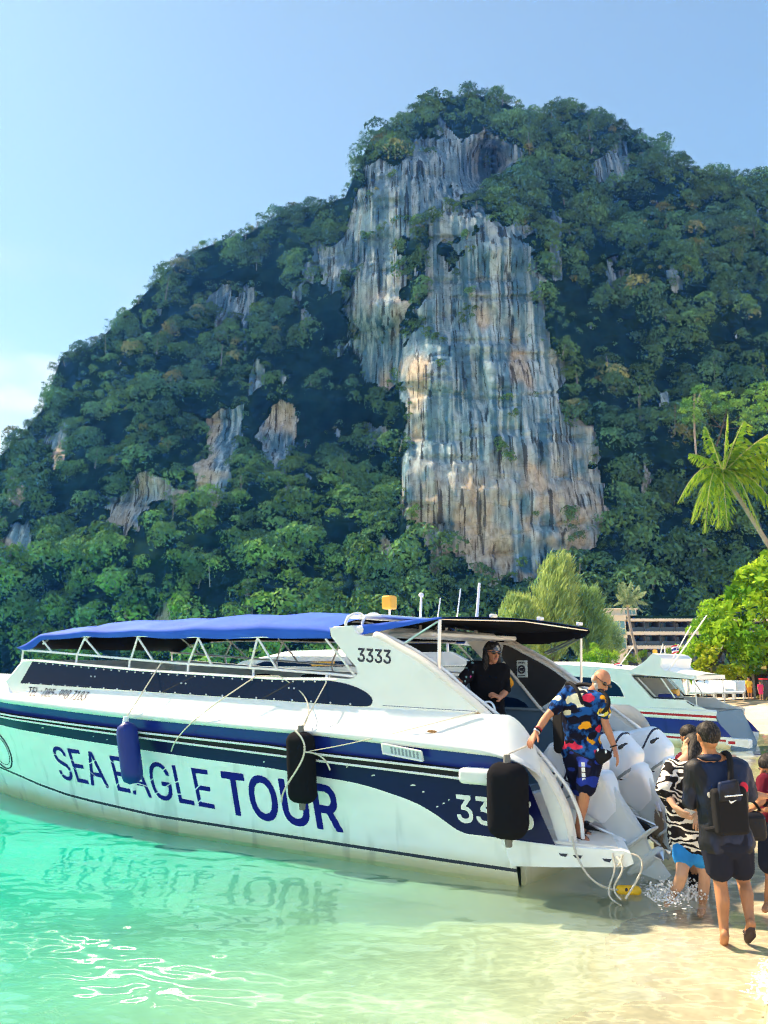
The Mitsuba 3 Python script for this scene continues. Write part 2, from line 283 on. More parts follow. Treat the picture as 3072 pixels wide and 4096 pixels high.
def rock_col(p, n, uv):
    st_ = fbm(p.x * 1.0, p.y * 0.3, p.z * 0.035, 4); fine = fbm(p.x * 1.9, p.y * 0.6, p.z * 0.5, 4); crack = smoothstep(.035, .0, dr.abs(fbm(p.x * .22, p.y * .1, p.z * .30, 3) - .5))
    base = mix(mix((0.075, 0.165, 0.235), (0.16, 0.27, 0.345), smoothstep(.35, .65, fbm(p.x / 7, p.y / 7, p.z / 12, 3))), (0.46, 0.56, 0.60), smoothstep(0.40, 0.72, st_))
    lichen = 1 - .22 * smoothstep(75., 135., p.z + 30 * (fbm(p.x / 12, p.y / 30, p.z / 14, 2) - .5))
    warm = smoothstep(0.52, 0.68, fbm(p.x / 9 + 5, p.y / 20, p.z / 16 + 2, 3)) * smoothstep(135., 95., p.z) * 0.8 + smoothstep(70.0, 28.0, p.z) * 0.85 * smoothstep(.35, .6, fbm(p.x / 5, p.y / 5, p.z / 9, 3))
    base = mix(base, mix((0.50, 0.34, 0.20), (0.66, 0.57, 0.44), fine), dr.clip(warm, 0, 0.8))
    black = smoothstep(0.56, 0.70, fbm(p.x * 1.6 + 9, p.y * 0.4, p.z * 0.05, 3))
    return base * (1 - 0.75 * black) * lichen * .93 * (0.55 + 0.8 * fine) * (1 - .22 * crack)
matte('limestone', mikit.proc(rock_col))
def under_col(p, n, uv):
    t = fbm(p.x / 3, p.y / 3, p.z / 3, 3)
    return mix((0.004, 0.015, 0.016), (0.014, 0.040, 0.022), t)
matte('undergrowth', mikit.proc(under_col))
sub = lambda m, mask: m.submesh([np.nonzero(mask)[0]], append=True, repair=False)
obj('limestone_cliff', sub(hm, fr), 'limestone', smooth=True, kind='structure')
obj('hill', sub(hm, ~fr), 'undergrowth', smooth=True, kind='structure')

# forest crowns on everything that is not bare
Nrm = np.cross(np.gradient(F3, axis=1), np.gradient(F3, axis=0)); Nrm = unit(Nrm); Nrm[Nrm[..., 1] > 0] *= -1
area = np.linalg.norm(np.cross(np.gradient(F3, axis=1), np.gradient(F3, axis=0)), axis=-1)
g = rng(7)
dens = np.where(rockm, 0.05 * (meshkit.fbm(np.stack([XS / 6, ZS / 4, XS * 0 + 3], -1), 3, 44) > 0.55), 1.0) * (0.35 + 1.0 * (meshkit.fbm(F3 / 11, 3, 21) > 0.47))
dens *= np.where(F3[..., 2] < -0.3, 0, 1)
dens *= 1 - 0.85 * np.clip(dark_bare, 0, 1)
dens *= np.where(rockm, 1, 0.10 + 1.0 * st(-0.12, 0.40, Nrm[..., 2]))
w = (dens * area).ravel(); w /= w.sum()
NCR = 6000
pick = g.choice(w.size, NCR, p=w)
C = F3.reshape(-1, 3)[pick] + g.normal(size=(NCR, 3)) * 0.6
N = Nrm.reshape(-1, 3)[pick]; RK = rockm.ravel()[pick]
low = np.clip(1 - C[:, 2] / 60, 0, 1)
R = (1.2 + 4.8 * g.random(NCR) ** 2.5) * (0.8 + 0.4 * low); R[RK] *= 0.38
# ridge line crowns
NK = 1250; kr = g.integers(0, NC, NK); Cr = F3[-1][kr] + np.stack([g.normal(size=NK), g.random(NK) * 7 - 1.5, 0.1 + g.normal(size=NK) * 0.6], -1)
Rr_ = 0.8 + 1.5 * g.random(NK) ** 2; Nr = np.tile([0, -0.3, 1.0], (NK, 1))
edge_ = rockm ^ np.roll(rockm, 3, 0) | rockm ^ np.roll(rockm, 3, 1)
ke = g.choice(np.nonzero(edge_.ravel())[0], 900); Ce = F3.reshape(-1, 3)[ke] + g.normal(size=(900, 3)) * [.5, .2, .5]; Re = 0.7 + 1.3 * g.random(900) ** 2; Ne = np.tile([-0.1, -0.7, 0.7], (900, 1))
# bushes on ledges of the cliff
B = np.array(BUSH); rep = np.repeat(np.arange(len(B)), 5)
bx = B[rep, 0] + g.normal(size=len(rep)) * B[rep, 2] * 0.55; bz = B[rep, 1] + g.normal(size=len(rep)) * B[rep, 2] * 0.4
ix = np.clip(np.searchsorted(xs, bx), 0, NC - 1); iz = np.clip(((bz + 1.5) / (top[ix] + 1.5) * (NR - 1)).astype(int), 0, NR - 1)
Cb = F3[iz, ix]; Rb = B[rep, 2] * (0.45 + 0.35 * g.random(len(rep))); Nb = np.tile([-0.2, -0.8, 0.5], (len(rep), 1))
C = np.vstack([C, Cr, Cb, Ce]); R = np.r_[R, Rr_, Rb, Re]; N = np.vstack([N, Nr, Nb, Ne])
C = C + N * (R * 0.35)[:, None] * np.array([1, 1, 0.6])
hue = meshkit.fbm(C / 16, 3, 31)[:, None]; rnd = g.random((len(C), 1))
lowc = np.clip(1 - C[:, 2:3] / 75, 0, 1) * np.clip((20 - C[:, 0:1]) / 40, 0, 1)
col = (1 - hue) * np.array([0.026, 0.078, 0.052]) + hue * np.array([0.085, 0.15, 0.035])
col = col * (1 - 0.65 * lowc * rnd) + 0.65 * lowc * rnd * np.array([0.19, 0.34, 0.035])
yel = (rnd > 0.97) * (C[:, 2:3] > 60) ; col = np.where(yel, np.array([0.15, 0.15, 0.05]), col)
col = col * 0.86 * (1.35 + 1.5 * np.clip(meshkit.fbm(C / 9, 3, 61)[:, None] * 2 - .6, 0, 1)) * (0.7 + 0.6 * g.random((len(C), 1)))
fine_ = (g.random(len(C)) < 0.45) & (R < 2.8); big_ = R >= 2.8; mid_ = ~fine_ & ~big_
P_, F_, c_ = join_sheets([crowns(C[mid_], R[mid_], N[mid_], col[mid_], 76, 77, leaf=0.21, squash=0.85, lift=0.45),
    crowns(C[big_], R[big_], N[big_], col[big_], 230, 80, leaf=0.115, squash=0.85, lift=0.45, tilt=.55),
    crowns(C[fine_], R[fine_] * 1.05, N[fine_], col[fine_] * [1.1, 1.0, .8], 150, 79, leaf=0.13, squash=0.95, lift=0.6, tilt=.7)])
tk_ = g.choice(len(C), 240); tks = []
for i in tk_:
    h_ = R[i] * (1.2 + 1.4 * g.random()); b_ = C[i] + np.array([g.normal() * .6, -R[i] * .75, -h_ * .75]); tks.append(tube([b_, b_ + [g.normal() * .5, -.2, h_]], [.16, .09], 4, False))
tkm = cat(tks); F_ = np.vstack([F_, tkm.faces + len(P_)]); P_ = np.vstack([P_, tkm.vertices]); c_ = np.vstack([c_, np.tile([.30, .27, .23], (len(tkm.vertices), 1))])
obj('hill_forest', (P_, F_), 'leaf_matte', smooth=False, color=c_, kind='stuff')
# a lower hill far behind on the left
xf = np.linspace(-480, -180, 120); tf = np.linspace(0, 1, 40)
zf = np.interp(xf, [-480, -330, -300, -285, -272, -255, -230, -180], [95, 150, 168, 160, 150, 120, 80, 20])
FX = np.repeat(xf[None], 40, 0); FZ = -2 + tf[:, None] * (zf[None] + 2); FY = 560 + 120 * tf[:, None] + 20 * (meshkit.fbm(np.stack([FX / 30, FZ / 30, FX * 0], -1), 4, 5) - 0.5)
Ff = np.stack([FX, FY, FZ + 6 * (meshkit.fbm(np.stack([FX / 12, FZ / 12, FX * 0], -1), 4, 6) - 0.5)], -1)
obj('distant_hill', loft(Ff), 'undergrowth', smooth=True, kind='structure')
kf = g.integers(0, Ff.shape[0] * Ff.shape[1], 900); Cf = Ff.reshape(-1, 3)[kf]
Pf, F2f, cf = crowns(Cf, 5 + 4 * g.random(900), np.tile([0, -0.6, 0.6], (900, 1)), np.tile([0.05, 0.11, 0.05], (900, 1)) * (0.7 + 0.6 * g.random((900, 1))), 40, 78, leaf=0.25)
obj('distant_forest', (Pf, F2f), 'leaf_matte', smooth=False, color=cf, kind='stuff')
# ---------------------------------------------------------------- paints and cloths of the boats
def gel(base, amt=0.12):
    base = np.array(base)
    def fn(p, n, uv):
        t = fbm(p.x * 1.1, p.y * 1.1, p.z * 2.3, 3); s = fbm(p.x * 9, p.y * 9, p.z * 1.2, 2)
        grime = smoothstep(0.55, 0.8, s) * smoothstep(1.1, 0.2, p.z) * 0.25
        return mi.Color3f(*base.tolist()) * (1 - amt * t - grime)
    return mikit.proc(fn)
mat('gelcoat_white', gel((0.79, 0.82, 0.815)), 0.22, 0.5, clearcoat=0.4, clearcoat_gloss=0.9)
def low_white(p, n, uv):
    scum = smoothstep(0.26, 0.02, p.z + 0.10 * (fbm(p.x * 2.5, p.y * 2.5, 0.0, 3) - 0.5))
    drip = smoothstep(.58, .80, fbm(p.x * 7, p.y * 7, p.z * .55, 3)) * .22
    return mix((0.86, 0.88, 0.86), (0.68, 0.60, 0.38), scum) * (1 - drip) * (0.94 + 0.1 * fbm(p.x * 3, p.y * 3, p.z * 6, 2))
mat('hull_white', mikit.proc(low_white), 0.25, 0.5, clearcoat=0.4, clearcoat_gloss=0.9)
mat('cream_white', (0.80, 0.76, 0.68), 0.35)
mat('blue_grey', (0.22, 0.28, 0.32), 0.5)  # plain blue grey for soles, seams, slats and trim
mat('slate_blue', (0.10, 0.17, 0.24), 0.45)
mat('navy_paint', gel((0.006, 0.008, 0.075), 0.3), 0.3, 0.25)
mat('royal_paint', gel((0.012, 0.03, 0.26), 0.25), 0.22, 0.5)
mat('lettering_blue', (0.005, 0.008, 0.20), 0.6, 0.15)
mat('lettering_dark', (0.02, 0.025, 0.05), 0.5)
mat('lettering_grey', (0.16, 0.19, 0.30), 0.5)
mat('lettering_white', (0.82, 0.84, 0.84), 0.4)
mat('black_rubber', (0.012, 0.012, 0.014), 0.75, 0.3)
mat('black_cloth', (0.010, 0.010, 0.013), 0.95, 0.1)
mat('black_plastic', (0.02, 0.021, 0.024), 0.35)
mat('stainless', (0.72, 0.74, 0.76), 0.22, metal=1.0)
mat('white_tube', (0.80, 0.80, 0.78), 0.3)
mat('tinted_window', (0.004, 0.020, 0.06), 0.14, 0.10)
def canvas_fn(p, n, uv):
    return mix((0.016, 0.075, 0.48), (0.040, 0.14, 0.66), fbm(p.x * 2.5, p.y * 2.5, p.z * 3, 3))
mat('blue_canvas', mikit.proc(canvas_fn), 0.8, 0.2, sheen=0.4)
mat('near_black', (0.012, 0.014, 0.02), 0.9, 0.1)  # near-black cloth colour; under the blue canopies it stands for shade
mat('engine_white', (0.74, 0.80, 0.86), 0.18, 0.5, clearcoat=0.6, clearcoat_gloss=0.95)
mat('engine_grey', (0.60, 0.67, 0.70), 0.3)
mat('rope_pale', (0.62, 0.58, 0.48), 0.9, 0.1)
mat('rope_dark', (0.20, 0.19, 0.17), 0.9, 0.1)
mat('float_yellow', (0.85, 0.52, 0.02), 0.45)
mat('beacon_amber', (0.80, 0.42, 0.05), 0.3)
mat('sack_brown', (0.26, 0.19, 0.13), 0.9, 0.1)
mat('sack_lilac', (0.62, 0.62, 0.70), 0.8, 0.1)
mat('fender_blue', (0.010, 0.025, 0.20), 0.4, 0.4)
mat('stripe_red', (0.42, 0.012, 0.025), 0.35)
mat('flag_red', (0.60, 0.02, 0.05), 0.8); mat('flag_white', (0.80, 0.80, 0.80), 0.8); mat('flag_blue', (0.02, 0.03, 0.22), 0.8)
mat('sign_pale', (0.55, 0.66, 0.66), 0.5)
mat('rust', (0.33, 0.17, 0.07), 0.9)

# ---------------------------------------------------------------- the large speedboat: its own axes (x forward along the port side, y to starboard, z up)
class Frame:
    def __init__(s, O, ang, rake):
        e = np.array([-math.sin(ang), math.cos(ang), 0]); a = np.array([e[1], -e[0], 0])
        s.M = np.eye(4); s.M[:3, 0] = e; s.M[:3, 1] = a - rake * e; s.M[:3, 2] = [0, 0, 1]; s.M[:3, 3] = O
    def mesh(s, m):
        m = m.copy(); m.vertices = m.vertices @ s.M[:3, :3].T + s.M[:3, 3]; m.faces = m.faces[:, ::-1]; return trimesh.Trimesh(m.vertices, m.faces, process=False)
    def pt(s, *p): return s.M[:3, :3] @ np.array(p, float) + s.M[:3, 3]

def plate(poly, y0, y1, holes=None):
    """A profile in (x, z) given thickness from y0 to y1."""
    P = Polygon(poly, holes or [])
    if not P.is_valid: P = P.buffer(0)
    m = trimesh.creation.extrude_polygon(P, abs(y1 - y0), engine='earcut')
    v = m.vertices.copy(); m.vertices = np.stack([v[:, 0], min(y0, y1) + v[:, 2], v[:, 1]], -1)
    return m
def curve(pts, n=60):
    from scipy.interpolate import PchipInterpolator
    p = np.array(pts, float); s = np.r_[0, np.cumsum(np.linalg.norm(np.diff(p, axis=0), axis=1))]
    return PchipInterpolator(s, p)(np.linspace(0, s[-1], n))
def rbox(lo, hi, r=0.03, n=4):
    lo, hi = np.array(lo, float), np.array(hi, float); r = min(r, (hi - lo).min() / 2 - 1e-4)
    s = m3.Manifold.sphere(r, 4 * n)
    c = [s.translate([x, y, z]) for x in (lo[0] + r, hi[0] - r) for y in (lo[1] + r, hi[1] - r) for z in (lo[2] + r, hi[2] - r)]
    return tm(m3.Manifold.batch_hull(c))
def tm(m):
    k = m.to_mesh(); return trimesh.Trimesh(k.vert_properties[:, :3], k.tri_verts, process=False)
def blob(pts, rad, seg=20):
    return m3.Manifold.batch_hull([m3.Manifold.sphere(r, seg).translate(list(map(float, p))) for p, r in zip(pts, rad)])

BF = Frame([1.3467, 8.2917, 0], math.radians(60), 0.2)
boat = thing('speedboat', 'white and navy tour speedboat with long blue canopy and big lettering, nearest of the boats', 'boat')
def bp(name, m, bsdf, smooth=30, parent=None, **kw): return obj(name, BF.mesh(m), bsdf, parent or boat, smooth, **kw)

I = np.interp
zb_lo = lambda x: I(x, [-1, .75, 3.07, 5.17, 7.22, 8.41, 10, 13], [.085, .10, .135, .16, .235, .35, .50, .85])
zb_hi = lambda x: zb_lo(x) + 0.034
z_wb = lambda x: I(x, [-1, .5, .57, .68, .81, 1.0, 1.2, 1.41, 1.6, 1.84, 2.1, 2.36, 3.02, 4.24, 5.78, 8.39, 13], [.405, .415, .42, .48, .56, .655, .715, .76, .80, .835, .855, .87, .92, .97, 1.05, 1.18, 1.46])
z_r2 = lambda x: I(x, [-1, .38, 2.3, 5.56, 8.27, 13], [.93, .98, 1.06, 1.21, 1.34, 1.60])
z_r1 = lambda x: I(x, [-1, .41, 2.23, 2.95, 5.56, 8.28, 13], [1.01, 1.06, 1.13, 1.18, 1.27, 1.39, 1.64])
z_k = lambda x: I(x, [-.5, -.08, .08, 1.35, 2.23, 2.95, 5.71, 8.3, 13], [1.0, 1.19, 1.22, 1.28, 1.33, 1.35, 1.44, 1.57, 1.82])
z_lip = lambda x: I(x, [-.5, -.08, .18, 1.35, 3.74, 8.32, 13], [1.08, 1.24, 1.31, 1.385, 1.46, 1.67, 1.90])
z_win = lambda x: I(x, [-1, 1.7, 3.12, 8.19, 13], [1.60, 1.65, 1.70, 1.86, 2.0])
HB = 1.45
y_wl = lambda x: np.minimum(I(x, [0, 3, 5, 6.56, 8, 9.8, 11, 11.8], [0, .0, .06, .24, .50, .97, 1.30, HB]), HB)
y_dk = lambda x: np.minimum(I(x, [0, 5, 6.5, 8, 9.5, 11, 12.2, 13], [-.2, -.2, -.19, -.12, .10, .52, .98, HB]), HB)
def y_side(x, z):
    f = np.clip(z / z_k(x), -0.4, 1.2)
    return y_wl(x) + (y_dk(x) - y_wl(x)) * np.sign(f) * np.abs(f) ** 0.9
x_q = lambda z: I(z, [.40, .46, .71, .97, 1.2, 1.3], [-.445, -.43, -.35, -.25, -.085, .05])
S_ = np.linspace(0, 1, 110) ** 1.15
def hrow(zf, x0, off=0.0, dz=0.0):
    x = x0 + (12.95 - x0) * S_; z = zf(x) + dz
    return np.stack([x, y_side(x, z) - off, z], -1)
def both(rows, **k):
    a = loft(rows, **k); R = np.array(rows).copy(); R[..., 1] = 2 * HB - R[..., 1]
    return cat([a, loft(R)])
R_keel = lambda: np.stack([0 + 11.6 * S_, np.minimum(y_wl(0 + 11.6 * S_) + .35, HB), -.45 + 0 * S_], -1)
r_wl = hrow(lambda x: x * 0 - .02, 0.0)
r_blo = hrow(zb_lo, 0.0); r_bhi = hrow(zb_hi, 0.0)
xm = hrow(lambda x: zb_hi(x) * .5 + z_wb(x) * .5, -.0)
hb_ = [R_keel(), r_wl, r_blo]
hull = bp('hull', both([r_bhi, xm, hrow(z_wb, -.44)]), 'hull_white', label='white topside of the hull')
bp('hull_bottom', both(hb_), 'hull_white', parent=hull)
bp('boot_stripe', both([hrow(zb_lo, 0, .001), hrow(zb_hi, 0, .001)]), 'lettering_dark', parent=hull)
bp('lower_blue_band', both([hrow(z_wb, -.44), hrow(lambda x: z_wb(x) * .5 + z_r2(x) * .5, -.34), hrow(z_r2, -.25)]), 'navy_paint', parent=hull, label='dark navy band sweeping down to the stern')
bp('upper_blue_band', both([hrow(z_r2, -.25), hrow(z_r1, -.2), hrow(z_k, -.085)]), 'royal_paint', parent=hull)
rail = bp('rub_rail', both([hrow(z_r2, .3, .0, -.02), hrow(z_r2, .3, .075, -.012), hrow(z_r1, .3, .075, .012), hrow(z_r1, .3, .0, .02)]), 'black_rubber')
def along(zf, x0, x1, off, dz=0, n=90):
    x = np.linspace(x0, x1, n); z = zf(x) + dz; return np.stack([x, y_side(x, z) - off, z], -1)
mir = lambda p: np.stack([p[:, 0], 2 * HB - p[:, 1], p[:, 2]], -1)
for zf in (z_r2, z_r1):
    for f in (lambda p: p, mir): bp('rail_strip', tube(f(along(zf, .32, 12.8, .08)), .014, 6), 'white_tube', parent=rail)
# deck lip and shoulder
lip = [hrow(z_k, -.085, .0), hrow(z_k, -.085, .055, .004), hrow(lambda x: z_k(x) * .45 + z_lip(x) * .55, -.05, .07), hrow(z_lip, .05, .03), hrow(z_lip, .05, -.02, .006)]
sh = [hrow(z_lip, .05, -.02, .006)]
for f in (.25, .6, 1.0):
    x = .05 + 12.9 * S_; z = z_lip(x) * (1 - f) + z_win(x) * f
    sh.append(np.stack([x, np.minimum(y_dk(x) + .03 + (np.maximum(.0, y_dk(x) + .2) - y_dk(x) - .03) * f ** .8, HB), z], -1))
def fair(R):
    out = []
    for r_ in R:
        a = r_[0]; t_ = np.linspace(1, 0, 10)[:-1, None]
        e_ = np.array([-.28, -.004, 1.01]); x_ = a[0] + (e_[0] - a[0]) * np.sin(t_ * 1.5708); y_ = a[1] + (e_[1] - a[1]) * t_ ** 1.6; z_ = a[2] + (e_[2] - a[2]) * t_ ** 1.5
        out.append(np.vstack([np.hstack([x_, y_, z_]), r_]))
    return out
lip, sh0 = fair(lip), sh; sh = fair(sh)
bp('deck_lip', both(lip), 'gelcoat_white', smooth=50, parent=hull)
bp('deck_shoulder', both(sh), 'gelcoat_white', smooth=40, parent=hull)
xf = np.linspace(8.2, 12.9, 30)
fd = [np.stack([xf, np.minimum(np.maximum(0, y_dk(xf) + .2), HB) * (1 - k) + (2 * HB - np.minimum(np.maximum(0, y_dk(xf) + .2), HB)) * k, z_win(xf) + .05 * math.sin(math.pi * k)], -1) for k in np.linspace(0, 1, 7)]
bp('foredeck', loft(fd), 'gelcoat_white', smooth=True, parent=hull)
# side shells (cabin side, wing and arch), port and starboard
TOPE = curve([(-.53, .40), (-.49, .66), (-.37, .93), (-.13, 1.24), (.18, 1.47), (.44, 1.68), (.72, 1.89), (1.04, 2.12), (1.45, 2.34), (1.73, 2.465), (1.86, 2.475)], 46)
SHELL = np.vstack([TOPE, [(1.93, 2.50), (1.99, 2.60), (2.32, 2.58), (2.29, 2.47), (2.05, 2.22), (1.93, 2.11), (1.92, 2.03), (1.97, 1.985), (2.08, 1.97)],
    [(2.38, 1.99), (3.13, 1.985), (5.5, 2.085), (7.87, 2.235), (8.08, 2.235), (8.5, 1.89), (8.3, 1.72), (5.5, 1.56), (3.74, 1.48), (1.35, 1.395), (.30, 1.33), (.10, 1.25), (-.06, 1.17), (-.24, .97), (-.335, .71), (-.42, .44), (-.43, .40)]])
for y0, y1, lab in ((0.0, .12, None), (2 * HB - .12, 2 * HB, None)):
    bp('side_shell', plate(SHELL, y0, y1), 'gelcoat_white', smooth=False)
for f in (lambda y: y, lambda y: 2 * HB - y):
    e = curve(TOPE[:44], 60); e3 = np.stack([e[:, 0], np.full(60, f(.06)), e[:, 1] + .012], -1)
    bp('coaming_cap', tube(e3, .055, 8), 'cream_white', smooth=True)
WIN = np.vstack([[(8.13, 1.868)], [(5.5, 1.785), (3.12, 1.708)], curve([(1.86, 1.662), (1.74, 1.675), (1.705, 1.73), (1.74, 1.785), (1.84, 1.845), (2.0, 1.90), (2.14, 1.93), (2.38, 1.955)], 30), [(3.13, 1.955), (5.5, 2.055), (7.87, 2.203)]])
win = bp('side_window', plate(WIN, -.007, -.001), 'tinted_window', smooth=False)
bp('side_window', plate(WIN, 2 * HB + .001, 2 * HB + .007), 'tinted_window', smooth=False)
wt = np.array([(x, I(x, [2.3, 3.13, 5.5, 7.87], [1.94, 1.94, 2.035, 2.185])) for x in np.linspace(2.35, 7.7, 34)]); wb_ = np.array([(x, I(x, [1.9, 3.12, 8.19], [1.685, 1.725, 1.88])) for x in np.linspace(2.0, 7.9, 22)])
studs = [trimesh.creation.icosphere(1, .013).apply_translation((x, -.010, z)) for x, z in np.vstack([wt, wb_, [(6.5, 1.98), (6.42, 1.978), (4.7, 1.90), (4.62, 1.897), (2.9, 1.86), (2.82, 1.857)]])]
bp('window_stud', cat(studs), 'stainless', parent=win, kind='stuff')
for x0, x1 in ((5.05, 4.7), (3.3, 3.05)):
    bp('mullion', plate([(x0, I(x0, [3.12, 8.19], [1.715, 1.87])), (x0 + .03, I(x0, [3.12, 8.19], [1.715, 1.87])), (x1 + .03 - .25, I(x1 - .25, [3.13, 5.5], [1.95, 2.04])), (x1 - .25, I(x1 - .25, [3.13, 5.5], [1.95, 2.04]))], -.0095, -.0075), 'black_plastic', parent=win)
bp('window_trim', tube(np.array([(x, -.012, I(x, [2.3, 3.13, 5.5, 7.87, 8.1], [1.962, 1.966, 2.066, 2.212, 2.218])) for x in np.linspace(2.2, 8.06, 40)]), .011, 6), 'white_tube')
# windscreen wrap at the bow end of the cabin
ws = []
for k in np.linspace(0, 1, 17):
    a = math.pi * k; yy = HB - HB * math.cos(a); xx = .55 * math.sin(a)
    ws.append([(8.47 + xx, yy, 1.87), (8.08 + xx * .8, yy, 2.235)])
bp('windscreen', loft(ws), 'gelcoat_white', smooth=True)
# deck inside, transom, seats
bp('sole', box((.25, .35, .38), (5.6, 2 * HB - .35, .45)), 'blue_grey', smooth=False)
tr = bp('transom', cat([box((-.02, .10, -.35), (.03, 2 * HB - .1, .17)), box((.0, .12, .17), (.10, 2 * HB - .12, .80))]), 'hull_white', smooth=False)
bp('splash_well', box((.101, .13, .45), (.16, 2 * HB - .13, .86)), 'slate_blue', smooth=False, parent=tr)
STAR = [(x, z - .03) for x, z in TOPE[8:44]]
bp('inner_panel', plate([(p[0], p[1]) for p in STAR if p[0] > .80] + [(1.75, 2.28), (1.70, 2.16), (1.20, 1.56), (.98, 1.70)], 2 * HB - .135, 2 * HB - .122), 'black_plastic', smooth=False)
bp('inner_liner', plate([(.62, .80), (.98, 1.36), (1.2, 1.60), (1.70, 2.16), (1.75, 2.26), (2.3, 2.2), (2.3, .45), (.5, .45)], 2 * HB - .131, 2 * HB - .1215), 'slate_blue', smooth=False)
bp('liner_ledge', tube([(1.12, 2 * HB - .15, 1.53), (2.2, 2 * HB - .15, 1.55)], .02), 'blue_grey')
bp('liner_trim', tube([(.9, 2 * HB - .15, 1.30), (1.22, 2 * HB - .15, 1.58), (1.72, 2 * HB - .15, 2.18)], .022), 'cream_white')
bp('liner_window', plate([(1.77, 1.56), (1.37, 1.56), (1.42, 1.62), (1.55, 1.68), (1.77, 1.71)], 2 * HB - .14, 2 * HB - .132), 'tinted_window', smooth=False)
for x, y in ((4.0, .9), (4.0, 2.0), (3.1, .8), (3.1, 2.0), (5.2, .9), (5.2, 2.0)):
    s = bp('seat', cat([rbox((x - .25, y - .25, .45), (x + .25, y + .25, .92), .05), rbox((x + .17, y - .25, .9), (x + .28, y + .25, 1.5), .05)]), 'slate_blue')
    bp('headrest', rbox((x + .16, y - .14, 1.52), (x + .29, y + .14, 2.02 if x < 4.5 else 1.8), .06), 'black_plastic', parent=s)
# ---- arch roof, rack, beacon and aerials
bp('arch_roof', cat([rbox((1.88, .03, 2.50), (2.33, 2 * HB - .03, 2.60), .04), rbox((1.3, .5, 2.47), (1.95, 2 * HB - .5, 2.53), .02)]), 'gelcoat_white', smooth=40)
rack = bp('roof_rack', rbox((1.75, .20, 2.70), (2.25, 2.1, 2.735), .015), 'gelcoat_white', smooth=40)
for y, x in ((.02, 2.1), (.16, 1.98), (2.0, 2.1)):
    bp('hoop', tube(smooth_path([(x, y, 2.59), (x - .01, y + .01, 2.68), (x - .03, y + .07, 2.735), (x - .04, y + .24, 2.735)], 12), .016), 'white_tube', parent=rack)
bc = bp('beacon', rbox((2.03, .735, 2.84), (2.17, .875, 3.015), .025), 'beacon_amber', parent=rack)
bp('stalk', tube([(2.1, .81, 2.72), (2.1, .81, 2.85)], .014), 'white_tube', parent=rack)
for p0, p1, r in (((1.9, 1.14, 2.55), (1.9, 1.17, 3.02), .017), ((1.9, 1.46, 2.55), (1.9, 1.58, 3.03), .009), ((1.9, 1.89, 2.55), (1.9, 2.04, 3.19), .010), ((1.9, 2.37, 2.55), (1.9, 2.50, 3.31), .022)):
    a = bp('aerial', tube([p0, p1], [r, r * .8]), 'white_tube')
    if r == .017: bp('ball', trimesh.creation.icosphere(2, .032).apply_translation((1.9, 1.17, 3.04)), 'white_tube', parent=a)
# ---- main canopy
xc = np.array([2.36, 2.9, 3.53, 4.1, 4.56, 5.1, 5.73, 6.3, 6.86, 7.4, 7.83, 8.02, 8.2, 8.40])
zb0 = np.array([2.455, 2.475, 2.485, 2.49, 2.505, 2.515, 2.545, 2.55, 2.56, 2.55, 2.53, 2.42, 2.385, 2.425])
zt0 = np.array([2.60, 2.675, 2.70, 2.695, 2.71, 2.69, 2.685, 2.685, 2.69, 2.665, 2.65, 2.60, 2.52, 2.445])
xd = np.linspace(2.36, 8.40, 90); from scipy.interpolate import PchipInterpolator as PI
zbd, ztd = PI(xc, zb0)(xd), PI(xc, zt0)(xd)
sag = 0.012 * np.abs(np.sin((xd - 2.36) / 1.12 * math.pi)) + 0.010 * (meshkit.fbm(np.stack([xd * 3, xd * 0, xd * 0], -1), 3, 2) - .5)
rows = []
for k, (yy, f, cr) in enumerate([(.085, 0, 0), (.055, .25, 0), (.05, .55, 0), (.075, .82, 0), (.16, 1, 0), (.45, 1, .09), (.95, 1, .16), (HB, 1, .18)]):
    wr = 0.012 * (meshkit.fbm(np.stack([xd * 4, xd * 0 + k * 1.3, xd * 0], -1), 3, 14) - .5)
    rows.append(np.stack([xd, yy + wr, zbd * (1 - f) + ztd * f + cr * np.clip((8.4 - xd) / .8, 0, 1) - sag * (1 if f < .9 else 2), ], -1))
rows = np.array(rows); full = np.concatenate([rows, np.stack([rows[:-1, :, 0], 2 * HB - rows[:-1, :, 1], rows[:-1, :, 2]], -1)[::-1]])
can = bp('main_canopy', loft(full), 'blue_canvas', smooth=True)
bp('canopy_lining', loft(np.stack([full[..., 0], HB + (full[..., 1] - HB) * .985, full[..., 2] - .012], -1)[1:-1]), 'near_black', smooth=True, parent=can)  # dark sheet that paints the shade under the blue canvas
ap = [(7.83, 2.52), (6.86, 2.545), (5.73, 2.535), (4.56, 2.50), (3.53, 2.485)]
rl = lambda x: I(x, [2.05, 2.24, 3.37, 4.92, 6.73, 8.35], [2.0, 2.02, 2.09, 2.165, 2.285, 2.39])
